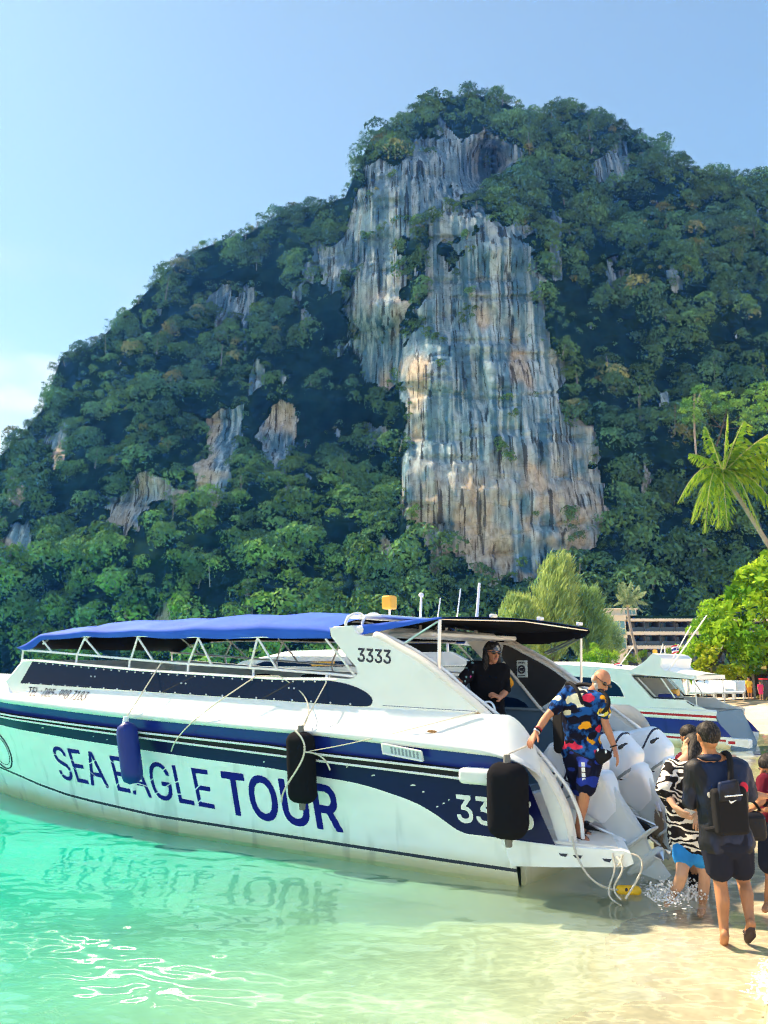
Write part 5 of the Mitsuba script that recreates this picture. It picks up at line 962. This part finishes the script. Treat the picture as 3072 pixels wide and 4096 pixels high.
obj('sleeve_panel', bones([[(cs + A_(0, 0, .09), .04), (cs + R['lat'] * .05, .06), (cs - A_(0, 0, .08), .045)]], .02, 3, .02), 'cotton_orange', P1, True)

# man seen from behind
P2, R = person('man in navy rash shirt and black shorts seen from behind, wading at the front', BACK, (.10, .99, 0), (-.12, .98, -.10), 1.0, 'skin_tan', .5)
top(P2, R, 'rash_navy', .93, .95, .034, seed=11); shorts(P2, R, 'trouser_dark', .62, .036, seed=12); hair(P2, R, 'hair_black', 'crop')
j = R['j']; h, U, L, S = R['h'], R['U'], R['L'], R['S']
obj('collar', tube(smooth_path([j['neck'] + A_(.070 * math.cos(a), .065 * math.sin(a), -.015 - .01 * math.sin(a)) for a in np.linspace(0, 6.283, 14)], 26), .028, 8), 'rash_navy', P2, True)
sandal(P2, BACK, 'R', 'sandal_dark')
sb = thing('sling_bag', 'black sling bag with white stripe and tick mark across the back of the wading man', 'bag')
cb_ = R['ch'] * .52 + j['waist'] * .48 + A_(-.005, -.165, .0)
obj('pouch', tm(m3.Manifold.batch_hull([m3.Manifold.sphere(.035, 14).translate([float(c) for c in cb_ + A_(x, y, z)]) for x, z in ((-.09, -.18), (.10, -.17), (-.10, .10), (.10, .12)) for y in (-.015, .03)])), 'bag_black', sb)
obj('flap', tm(m3.Manifold.batch_hull([m3.Manifold.sphere(.024, 14).translate([float(c) for c in cb_ + A_(x, -.04, z)]) for x, z in ((-.07, .17), (.045, .19), (-.08, .06), (.06, .07))])), 'rash_navy', sb)
obj('zip_line', tube([cb_ + A_(-.058, -.062, .085), cb_ + A_(.085, -.062, .098)], .0065, 6), 'lettering_white', sb)
tk = Polygon([(-.030, .012), (-.022, -.010), (-.012, -.016), (.034, .012), (-.010, .000), (-.018, .003)])
tkm = trimesh.creation.extrude_polygon(tk, .005, engine='earcut'); tkm.vertices = cb_ + np.stack([tkm.vertices[:, 0] - .005, -.075 - tkm.vertices[:, 2], tkm.vertices[:, 1] + .050], -1)
obj('tick_mark', tkm, 'lettering_white', sb, False)
obj('strap', tube(smooth_path([cb_ + A_(.02, -.0, .15), j['shR'] * .55 + j['neck'] * .45 + A_(0, -.05, .075), j['shR'] * .55 + j['neck'] * .45 + A_(0, .10, .03)], 14), .024, 8), 'bag_black', sb)
obj('strap', tube(smooth_path([cb_ + A_(-.09, .0, -.15), j['waist'] + A_(-.175, -.03, -.06), j['waist'] + A_(-.13, .12, .02)], 14), .020, 8), 'bag_black', sb)
obj('red_tag', ell(j['shR'] * .72 + j['waist'] * .28 + A_(.005, -.150, -.02), np.eye(3), (.036, .012, .045)), 'flag_red', sb)
obj('tag', ell(R['ch'] + A_(-.135, -.125, -.035), np.eye(3), (.018, .008, .022)), 'rope_pale', sb)

# woman in the zebra print
P3, R = person('woman in black and white zebra print shirt and bright blue shorts wading beside the motors', ZEBRA, (-.75, .55, 0), (-.45, .88, -.15), .98, 'skin_light', .5)
top(P3, R, 'zebra_cloth', 1.35, 1.05, .050, seed=21); shorts(P3, R, 'shorts_blue', .50, .030, seed=22); hair(P3, R, 'hair_black', 'bob')
j = R['j']
obj('shirt_tail', bones([[(j['waist'] - R['f'] * .02 - R['lat'] * .1, .10), (j['hipL'] - A_(0, 0, -.02) - R['lat'] * .03, .12), (j['hipR'] + A_(0, 0, .04), .11)], [(j['shL'], .10), (j['elL'], .085)], [(j['elL'], .085), (j['waist'] - R['lat'] * .1, .09)]], .024, 4, .03, 23), 'zebra_cloth', P3, True)
# people partly hidden
P4, R = person('person in maroon top and black leggings mostly hidden behind the wading man', REDTOP, (-.5, .86, 0), (-.4, .9, -.1), .98, 'skin_tan', .5)
top(P4, R, 'cotton_maroon', .9, .8, .02, seed=31); shorts(P4, R, 'cotton_black', 1.85, .014, 'leggings'); hair(P4, R, 'hair_black', 'bob')
P5, R = person('person with maroon sleeve and dark shorts bending in from the right edge', EDGE, (-.85, -.3, 0), (-.85, -.2, -.35), .96, 'skin_tan', .5)
top(P5, R, 'cotton_maroon', .75, .3, .02, seed=41); shorts(P5, R, 'trouser_dark', .95, .028, seed=42); hair(P5, R, 'hair_black', 'crop')
j = R['j']
vt = obj('vest', bones([[(R['ch'] - R['lat'] * .09, .13), (R['ch'] + R['lat'] * .09, .13), (j['waist'], .14)], [(j['waist'], .14), (j['hipL'], .12), (j['hipR'], .12)]], .025, 3, .02, 43), 'rash_navy', P5, True)
bg = thing('bag', 'dark teal bag passed between the wading man and the person at the right edge', 'bag')
cbg = A_(3.16, 7.06, .80)
obj('body', tm(m3.Manifold.batch_hull([m3.Manifold.sphere(.05, 14).translate([float(c) for c in cbg + A_(x, y, z)]) for x in (-.03, .07) for y in (-.04, .04) for z in (-.10, .03)])), 'rash_navy', bg)
obj('handle', tube(smooth_path([cbg + A_(-.06, 0, .09), cbg + A_(0.02, 0, .17), cbg + A_(.10, 0, .09)], 12), .012, 8), 'bag_black', bg)
# ---------------------------------------------------------------- trees, palms, resort and beach
mat('bark_pale', mikit.proc(lambda p, n, uv: mix((0.24, 0.20, 0.16), (0.42, 0.37, 0.31), fbm(p.x * 6, p.y * 6, p.z * 14, 3))), 0.9, 0.1)
mat('bark_dark', (0.09, 0.07, 0.05), 0.9, 0.1)
mat('rachis', (0.42, 0.40, 0.16), 0.7)
def blobtree(name, label, cat_, base, lobes, cols, per, leaf, seed, bsdf='leaf_thin', group=None, trunk_r=.2, squash=.85, open_=.45, tilt=.8):
    k = thing(name, label, cat_, group); g = rng(seed); base = A_(*base)
    L_ = np.array([l[:3] for l in lobes], float); R_ = np.array([l[3] for l in lobes], float)
    sub_n = 14; C = np.repeat(L_, sub_n, 0) + unit(g.normal(size=(len(L_) * sub_n, 3)) + [0, 0, .25]) * (np.repeat(R_, sub_n) * (.45 + .45 * g.random(len(L_) * sub_n)))[:, None]
    r = np.repeat(R_, sub_n) * (.30 + .22 * g.random(len(C))); t = g.random((len(C), 1))
    col = A_(*cols[0]) * (1 - t) + A_(*cols[1]) * t
    N = unit(C - L_.mean(0)); p, f, c = crowns(C, r, N, col, per, seed + 1, leaf=leaf, squash=squash, lift=.3, open_=open_, tilt=tilt, jitter=.2)
    top_ = L_.mean(0); tr = [base, base * .6 + top_ * .4 + A_(g.normal() * .15, 0, 0), top_]
    scene[f'{k}__trunk'] = mikit.ply(tube(smooth_path(tr, 14), np.linspace(trunk_r, trunk_r * .45, 14), 8), 'bark_dark', smooth=True)
    for l, rr in zip(L_, R_): obj('limb', tube(smooth_path([base * .45 + top_ * .55, (base * .45 + top_ * .55) * .4 + l * .6 - A_(0, 0, rr * .25), l], 10), np.linspace(trunk_r * .5, trunk_r * .15, 10), 6), 'bark_dark', k, True)
    obj('crown', (p, f), bsdf, k, False, color=c)
    return k
G1, G2 = (0.11, 0.28, 0.025), (0.48, 0.66, 0.055)
blobtree('shade_tree', 'large bright green broadleaf tree over the beach at the right edge', 'tree', (22.6, 45.5, .5), [(22.4, 45, 6.2, 2.2), (20.3, 44.6, 4.6, 1.7), (21.6, 43.8, 3.6, 1.9), (24, 45, 5, 2.4), (19.6, 45.2, 3.2, 1.3), (23.2, 43.6, 2.8, 1.7), (22.4, 46, 6.6, 1.6), (20.6, 44.2, 2.5, 1.2), (24.5, 44.5, 6.2, 2.0)], (G1, G2), 64, .27, 101, trunk_r=.35)
blobtree('shade_tree', 'rounded green broadleaf tree left of the largest beach tree, above the sunbeds', 'tree', (18.4, 45.6, .5), [(19.1, 46, 4.0, 1.2), (17.9, 46.2, 2.7, .9), (19.9, 46, 5.0, 1.3), (20, 46, 3.4, 1.3), (17.9, 46, 1.9, .7)], (G1, (0.40, .60, .05)), 60, .27, 102, trunk_r=.2)
blobtree('yellow_shrub', 'yellow green leafy shrub hanging low over the sunbeds', 'shrub', (18.3, 43.9, .5), [(18.0, 43.8, 2.7, .7), (17.7, 43.9, 1.9, .55), (18.9, 43.6, 1.75, .6), (19.5, 43.3, 1.6, .55)], ((.20, .28, .02), (.42, .46, .04)), 46, .3, 103, trunk_r=.06)
blobtree('round_bush', 'round light green bush in front of the resort, above the second boat', 'bush', (15.9, 60, 1.2), [(15.4, 60, 2.6, .8), (16.3, 60, 2.9, .9), (17.2, 60, 2.7, .75), (15.9, 60, 2.1, .9)], ((.12, .28, .03), (.46, .64, .08)), 46, .28, 104, trunk_r=.08)
blobtree('round_bush', 'low green bush beside the foot of the slender palm', 'bush', (36.2, 108, 2.0), [(36.0, 108, 3.4, 1.2), (38, 108, 3.0, 1.1), (34, 108, 2.9, 1.0), (40, 108, 3.6, 1.3)], ((.07, .18, .02), (.22, .36, .05)), 46, .28, 105, trunk_r=.08)
blobtree('hanging_tree', 'spreading tree high on the shaded slope with a bare pale stem, right of the gully', 'tree', (74, 166, 50), [(71, 163, 60, 4), (76, 162, 57.5, 4), (80, 160, 55, 4), (68.5, 164, 57.5, 2.5), (83, 162, 61, 4.2)], ((.08, .22, .05), (.26, .46, .08)), 60, .2, 106, 'leaf_matte', trunk_r=.22, squash=.5)
for p_ in ([(69.3, 165, 48), (69.6, 165, 58), (70.2, 165, 63.5)], [(69.7, 165, 59), (71.6, 165, 63.2)]): obj('bare_stem', tube(smooth_path(p_, 8) if len(p_) > 2 else p_, .22, 6), 'bark_pale', 'hanging_tree', True)
# feathery casuarinas
def casuarina(label, base, top_, spread, n, seed, lean, cols):
    k = thing('casuarina_tree', label, 'tree', None); g = rng(seed); b, t = A_(*base), A_(*top_)
    scene[f'{k}__trunk'] = mikit.ply(tube(smooth_path([b, (b + t) / 2 + A_(.3, 0, 0), t], 12), np.linspace(.3, .05, 12), 7), 'bark_dark', smooth=True)
    P, U_, V_, C_ = [], [], [], []
    u = g.random(n) ** .8; ang = g.random(n) * 6.283; prof = spread * (0.35 + .75 * np.sin(np.clip((1 - u), 0, 1) * 2.2)) * (.55 + .45 * g.random(n))
    tip = b + (t - b) * (.12 + .88 * u)[:, None] + np.stack([np.cos(ang) * prof, np.sin(ang) * prof, .5 * prof], -1)
    root = b + (t - b) * np.clip(.12 + .88 * u - .22, 0, 1)[:, None]
    for i in range(n):
        m = 34; s_ = g.random(m) ** .6; p = root[i] * (1 - s_)[:, None] + tip[i] * s_[:, None] + g.normal(size=(m, 3)) * .22
        d = unit(unit(tip[i] - root[i]) * .7 + A_(*lean) + g.normal(size=(m, 3)) * .30); w = unit(np.cross(d, g.normal(size=(m, 3))))
        P.append(p); U_.append(d * (.35 + .35 * g.random((m, 1)))); V_.append(w * .07)
        q = g.random((m, 1)) * .6 + .4 * (s_[:, None]); C_.append(A_(*cols[0]) * (1 - q) + A_(*cols[1]) * q)
    p, f, c = sheets(np.vstack(P), np.vstack(U_), np.vstack(V_), np.vstack(C_)); obj('crown', (p, f), 'leaf_thin', k, False, color=c)
CA = ((.16, .27, .08), (.50, .60, .20))
casuarina('tallest feathery pale green casuarina tree in front of the cliff foot', (21.5, 101, 2.5), (23.3, 101, 16.6), 3.6, 330, 201, (.45, 0, .6), CA)
casuarina('lower feathery casuarina tree left of the tallest one, above the aft canopy', (17.0, 99, 2.5), (17.2, 99, 11.0), 3.0, 240, 202, (.40, 0, .6), CA)
casuarina('darker feathery casuarina tree right of the tallest one, beside the resort tower', (27.0, 103, 2.5), (27.2, 103, 12.3), 3.3, 250, 203, (.5, 0, .55), ((.10, .22, .08), (.32, .48, .17)))
casuarina('short broad casuarina tree with drooping tips close to the resort wall', (33.5, 118, 2.5), (33.0, 118, 9.4), 3.2, 200, 204, (.4, 0, .3), ((.10, .24, .10), (.34, .50, .22)))
# palms
def frond(key, p0, p1, arch, w, cols, seed, n=42):
    g = rng(seed); p0, p1 = A_(*p0), A_(*p1); d = p1 - p0; L_ = np.linalg.norm(d); t = np.linspace(0, 1, n)
    path = p0 + d * t[:, None]; path[:, 2] += arch * L_ * 4 * t * (1 - t) * (1 - .25 * t)
    tg = unit(np.gradient(path, axis=0)); sd = unit(np.cross(tg, A_(0, 0, 1))); P, U_, V_, C_ = [], [], [], []
    for s_ in (-1, 1):
        ln = w * L_ * np.sin(np.pi * np.clip(t * .9 + .08, 0, 1)) ** .6 * (.85 + .3 * g.random(n))
        dr_ = unit(sd * s_ * (.75 + .2 * g.random((n, 1))) + tg * .55 - A_(0, 0, 1) * (.35 + .75 * g.random((n, 1))) )
        for q in (0, 1):
            P.append(path + dr_ * (ln * (.27 + .46 * q))[:, None] - A_(0, 0, 1) * (.10 * q * ln)[:, None]); dd = unit(dr_ - A_(0, 0, .55 * q)); U_.append(dd * (ln * .28)[:, None]); V_.append(unit(np.cross(dd, unit(tg + .3 * g.normal(size=tg.shape)))[:, :] * 0 + tg + .15 * g.normal(size=tg.shape)) * (.033 * L_ * (1 - .35 * q)))
            mixq = np.clip(g.random((n, 1)) * .8 + .2 * q, 0, 1); C_.append(A_(*cols[0]) * (1 - mixq) + A_(*cols[1]) * mixq)
    p, f, c = sheets(np.vstack(P), np.vstack(U_), np.vstack(V_), np.vstack(C_))
    fk = obj('frond', (p, f), 'leaf_thin', key, False, color=c); obj('rachis', tube(path, np.linspace(.045, .012, n) * L_ / 4, 5), 'rachis', fk, True)
def palm(label, base, crown, mid, tips, cols, seed, r, w=.29):
    k = thing('coconut_palm', label, 'palm'); tr = smooth_path([base, mid, crown], 40); rr = np.linspace(r * 1.5, r, 40) * (1 + .06 * np.sin(np.arange(40) * 2.6))
    scene[f'{k}__trunk'] = mikit.ply(tube(tr, rr, 10), 'bark_pale', smooth=True)
    for i, (x, y, z, a) in enumerate(tips): frond(k, crown, (x, y, z), a, w, cols, seed + i)
    for a in np.linspace(0, 6.28, 7)[:-1]: obj('coconut', trimesh.creation.icosphere(2, r * 1.0).apply_translation(A_(*crown) + A_(math.cos(a) * r * 1.6, math.sin(a) * r * 1.6, -r * 1.8)), 'rachis', k, True)
YG = ((.10, .25, .03), (.36, .48, .05)); CR = (18.16, 40.0, 12.27)
palm('tall leaning coconut palm with yellow green fronds at the right edge', (24.6, 41.0, .5), CR, (20.3, 40.1, 8.35),
     [(16.3, 39.6, 13.3, .16), (15.5, 39.6, 10.7, .34), (16.5, 39.0, 9.0, .42), (17.5, 38.6, 9.1, .38), (19.2, 38.8, 9.2, .36), (19.8, 40.6, 15.4, .04), (20.0, 41.5, 14.4, .10), (21.4, 39.4, 14.8, .08), (20.8, 39.2, 9.6, .28), (17.7, 40.6, 15.1, .05), (21.8, 40.0, 11.6, .20), (18.6, 39.8, 15.6, .03), (17.0, 41.8, 10.0, .3), (21.2, 42.0, 13.0, .2), (19.0, 43, 10, .3), (22.0, 40.5, 13.6, .12)], YG, 301, .11)
palm('slender pale palm in front of the resort tower', (36.0, 110, 2.5), (34.6, 110, 11.1), (34.95, 110, 7.2),
     [(33.5, 109.6, 14.0, .05), (37.2, 109.4, 12.8, .12), (37.4, 109.6, 11.0, .22), (33.0, 109.4, 12.4, .10), (35.4, 110.4, 14.2, .03), (36.6, 110.6, 13.8, .06), (32.6, 110, 10.8, .25), (36.4, 109, 9.8, .3), (33.4, 109.4, 9.6, .3), (34.4, 110.5, 14.3, .02), (35.8, 111, 10.2, .3)], ((.12, .24, .10), (.44, .52, .30)), 341, .16)
# ---- resort building on the slope
mat('plaster_cream', mikit.proc(lambda p, n, uv: mix((.60, .54, .42), (.70, .64, .53), fbm(p.x * .8, p.y * .8, p.z * 2, 3))), .8, .2)
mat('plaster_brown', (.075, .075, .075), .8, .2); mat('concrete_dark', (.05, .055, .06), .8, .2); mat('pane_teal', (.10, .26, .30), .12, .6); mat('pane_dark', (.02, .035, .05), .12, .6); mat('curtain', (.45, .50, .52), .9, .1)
rs = thing('resort_building', 'cream three storey resort building with balconies below the forest', 'building')
RB = lambda n, lo, hi, m, parent=None: obj(n, box(lo, hi), m, parent or rs, False)
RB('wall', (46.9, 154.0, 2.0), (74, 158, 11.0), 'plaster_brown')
RB('roof_slab', (47.2, 149.6, 11.0), (74.5, 158.5, 11.45), 'plaster_cream')
for z in (8.38, 5.72): RB('floor_slab', (46.8, 149.8, z), (74.2, 154, z + .62), 'plaster_cream')
RB('stair_tower', (42.6, 150.5, 2.0), (46.8, 157, 12.0), 'plaster_cream'); RB('tower_cap', (42.3, 150.0, 12.0), (47.1, 157.5, 12.2), 'plaster_cream')
tp = RB('roof_room', (43.2, 151, 12.2), (49.2, 156.5, 13.3), 'plaster_cream'); RB('room_roof', (42.9, 150.6, 13.3), (49.5, 157, 13.55), 'plaster_cream', tp)
for k in range(3): RB('pane', (47.0 + k * .7, 150.95, 12.35), (47.55 + k * .7, 150.99, 13.2), 'pane_teal', tp)
RB('green_roof', (49.5, 153, 11.45), (74, 158, 12.2), 'undergrowth')
for z in (9.0, 6.34, 3.3):
    for k in range(9):
        x = 47.5 + k * 2.9
        w = RB('window', (x + .1, 153.9, z), (x + 2.5, 153.97, z + 1.9), 'pane_teal' if k % 3 else 'pane_dark')
        for q in range(2): RB('curtain', (x + .3 + q * 1.2, 153.84, z + .1), (x + .85 + q * 1.2, 153.89, z + 1.8), 'curtain', w)
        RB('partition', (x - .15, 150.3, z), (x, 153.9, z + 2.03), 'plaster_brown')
        if z > 5: RB('balustrade', (x + .02, 150.1, z), (x + 2.7, 150.15, z + .85), 'pane_dark')
for z in (8.9, 6.2):
    for k in range(4):
        f_ = RB('tower_window', (42.75 + k * 1.0, 150.44, z - .4), (43.6 + k * 1.0, 150.49, z + 2.1), 'pane_teal')
        RB('glazing_bar', (42.75 + k * 1.0, 150.40, z + .7), (43.6 + k * 1.0, 150.435, z + .8), 'plaster_cream', f_)
RB('tower_band', (42.3, 150.2, 7.75), (46.9, 150.5, 8.35), 'plaster_cream'); RB('tower_band', (42.3, 150.2, 5.2), (46.9, 150.5, 5.75), 'plaster_cream'); RB('tower_band', (42.3, 150.2, 11.15), (46.9, 150.5, 12.0), 'plaster_cream')
# ---- beach furniture and people
mat('wood_dark', (.07, .05, .035), .8); mat('awning_olive', (.20, .17, .06), .9)
def lounger(x, y, a, label):
    k = thing('sun_lounger', label, 'sun lounger', None); c, s_ = math.cos(a), math.sin(a); M_ = np.array([[c, -s_, 0, x], [s_, c, 0, y], [0, 0, 1, .48], [0, 0, 0, 1]])
    P = lambda n, m, b: obj(n, m.apply_transform(M_), b, k)
    P('seat', rbox((-.30, -1.0, .30), (.30, .35, .40), .03), 'curtain'); bk_ = rbox((-.30, 0, -.04), (.30, .75, .05), .03); bk_.apply_transform(trimesh.transformations.rotation_matrix(math.radians(52), [1, 0, 0])); bk_.apply_translation((0, .33, .36)); P('backrest', bk_, 'lettering_white')
    for sx in (-.26, .26):
        for sy in (-.9, .25): P('leg', box((sx - .025, sy - .025, 0), (sx + .025, sy + .025, .31)), 'lettering_white')
for i, (x, y) in enumerate(((17.15, 41.6), (17.75, 41.9), (18.35, 42.0), (18.95, 42.2), (16.6, 41.9))):
    lounger(x, y, -.5, ('second', 'third', 'fourth', 'fifth', 'first')[i] + ' white sun lounger from the left on the sand below the shade trees')
def stander(x, y, z, h, label, topm, botm, skin, turn=0):
    s_ = h / 1.72; b = lambda dx, dy, dz: (x + dx * s_, y + dy * s_, z + dz * s_)
    Jn = dict(head=b(0, 0, 1.60), neck=b(0, 0, 1.44), shL=b(-.19, 0, 1.38), elL=b(-.26, .02, 1.10), wrL=b(-.25, -.06, .86), haL=b(-.25, -.1, .76), shR=b(.19, 0, 1.38), elR=b(.28, .02, 1.12), wrR=b(.20, -.16, .98), haR=b(.16, -.22, .92), waist=b(0, 0, 1.06), hipL=b(-.09, 0, .90), hipR=b(.09, 0, .90), knL=b(-.10, -.03, .48), anL=b(-.10, .02, .08), toL=b(-.12, -.14, .03), knR=b(.11, -.04, .48), anR=b(.12, .03, .08), toR=b(.14, -.13, .03))
    P, R = person(label, Jn, (math.sin(turn), -math.cos(turn), 0), (math.sin(turn), -math.cos(turn), -.1), s_, skin); top(P, R, topm, .5, .6, .02 * s_, seed=51); shorts(P, R, botm, .7, .02 * s_, seed=52); hair(P, R, 'hair_black', 'crop')
mat('cotton_yellow', (.70, .50, .06), .9, .1); mat('cotton_pink', (.62, .05, .14), .9, .1)
stander(19.05, 41.2, .48, 1.15, 'child in yellow top standing at the end of the sun loungers', 'cotton_yellow', 'cotton_orange', 'skin_tan', .4)
stander(19.35, 40.6, .48, .95, 'small child in pink standing beside the dark bin', 'cotton_pink', 'cotton_pink', 'skin_tan', -.5)
k = thing('beach_bin', 'dark upright bin with red lid standing on the sand at the right', 'bin'); obj('body', rbox((19.55, 40.7, .48), (20.0, 41.15, 1.50), .04), 'black_plastic', k); obj('lid', rbox((19.53, 40.68, 1.50), (20.02, 41.17, 1.58), .03), 'stripe_red', k)
for x, y, h_, l, m in ((16.75, 43.5, 1.6, 'left white post under the shade tree', 'lettering_white'), (17.25, 43.6, 1.5, 'right white post under the shade tree', 'lettering_white'), (16.9, 42.6, 1.5, 'dark wooden post in front of the two white posts', 'wood_dark')):
    k = thing('post', l, 'post'); obj('shaft', box((x - .07, y - .07, .4), (x + .07, y + .07, .4 + h_)), m, k); obj('cap', box((x - .10, y - .10, .4 + h_), (x + .10, y + .10, .45 + h_)), m, k)
k = thing('beach_hut', 'low dark beach hut with olive awning under the shade tree', 'hut'); obj('wall', box((19.4, 46.5, .4), (27, 48, 2.1)), 'wood_dark', k, False); obj('awning', loft([[(19.2, 46.5, 2.25), (19.0, 45.2, 1.75)], [(27, 46.5, 2.25), (27, 45.2, 1.75)]]), 'awning_olive', k, False)
for i in range(5): obj('hut_post', box((19.6 + i * 1.6, 45.3, .4), (19.7 + i * 1.6, 45.4, 1.8)), 'bark_pale', k, False)
k = thing('canvas_shelter', 'pale canvas shelter at the left end of the sun loungers', 'shelter'); obj('canvas', loft([[(14.9, 42.5, .45), (15.2, 42.9, 1.75)], [(16.3, 42.5, .45), (16.1, 42.9, 1.8)], [(16.5, 43.8, .45), (16.3, 43.6, 1.7)]]), 'sign_pale', k, False); obj('pole', tube([(16.2, 42.85, .4), (16.2, 42.85, 1.95)], .03), 'wood_dark', k)
g = rng(55)
for i in range(9):
    x, y = 20.4 + g.random() * 3, 38 + g.random() * 4
P_, F_, C_ = crowns(np.stack([19.5 + g.random(40) * 5, 37.5 + g.random(40) * 5, np.full(40, .5)], -1), np.full(40, .22), np.tile([0, 0, 1.], (40, 1)), np.tile([.16, .15, .04], (40, 1)), 18, 56, leaf=.4); obj('beach_grass', (P_, F_), 'leaf_matte', smooth=False, color=C_, kind='stuff')

# ---- foam at the water's edge and splashes round the wading legs
mat('foam_white', (.82, .82, .80), .8, .2)
g = rng(61)
fx, fy = np.meshgrid(np.linspace(1.5, 3.7, 330), np.linspace(4.5, 6.6, 330)); fz = wave(fx, fy) * np.clip(.25 + shore_dist(fx, fy) / 4, .12, 1)
fz = np.maximum(fz, ground_z(fx, fy) + .03) + .006
wx, wy = (meshkit.fbm(np.stack([fx * 4, fy * 4, fx * 0 + k_], -1), 3, 80 + k_) * .5 for k_ in (0, 1))
cl = g.random((2200, 2)) * [3.4, 3.4] + [1.2, 4.2]; dd, _ = cKDTree(cl).query(np.stack([fx + wx, fy + wy], -1).reshape(-1, 2), k=2); edge = (dd[:, 1] - dd[:, 0]).reshape(fx.shape)
u = (fx - 2.35) * .88 - (fy - 5.25) * .47 + .6 * (meshkit.fbm(np.stack([fx * 1.6, fy * 1.6, fx * 0], -1), 4, 82) - .5)
dn = meshkit.fbm(np.stack([fx * 3, fy * 3, fx * 0 + 4], -1), 4, 83)
band = np.clip((u + .02) / .25, 0, 1) * np.clip((.95 - u) / .3, 0, 1)
keep = edge < .016 * band * np.clip((dn - .40) * 5, 0, 1)
fm_ = loft(np.stack([fx, fy, fz], -1)); fm_ = fm_.submesh([np.nonzero(keep.ravel()[fm_.faces].any(1))[0]], append=True, repair=False)
obj('shore_foam', fm_, 'foam_white', smooth=True, kind='stuff')
sp_ = []
for i in range(420):
    a, rr = g.random() * 6.28, .05 + .16 * g.random(); z_ = .02 + .20 * g.random() ** 2.2 * (1 - rr * 2); q_ = trimesh.creation.icosphere(1, .004 + .007 * g.random()); q_.apply_translation((2.72 + math.cos(a) * rr * 1.4, 7.72 + math.sin(a) * rr, z_)); sp_.append(q_)
for i in range(220):
    q_ = trimesh.creation.icosphere(1, .004 + .007 * g.random()); q_.apply_scale([1.6, 1, .4]); q_.apply_translation((2.45 + .3 * g.random(), 7.8 + .2 * g.normal(), .015)); sp_.append(q_)
obj('splash', cat(sp_), 'foam_white', smooth=True, kind='stuff')
# ---------------------------------------------------------------- sea air
scene['haze_air'] = {'type': 'homogeneous', 'albedo': {'type': 'rgb', 'value': [0.85, 0.97, 0.999]}, 'sigma_t': {'type': 'rgb', 'value': [0.000015, 0.000065, 0.00024]}, 'phase': {'type': 'hg', 'g': 0.3}}
scene['haze'] = {'type': 'cube', 'to_world': T().translate([0, 300, 110]).scale([960, 640, 160]), 'bsdf': {'type': 'null'}, 'interior': {'type': 'ref', 'id': 'haze_air'}}
labels['haze'] = {'kind': 'stuff', 'label': 'thin sea haze filling the bay'}
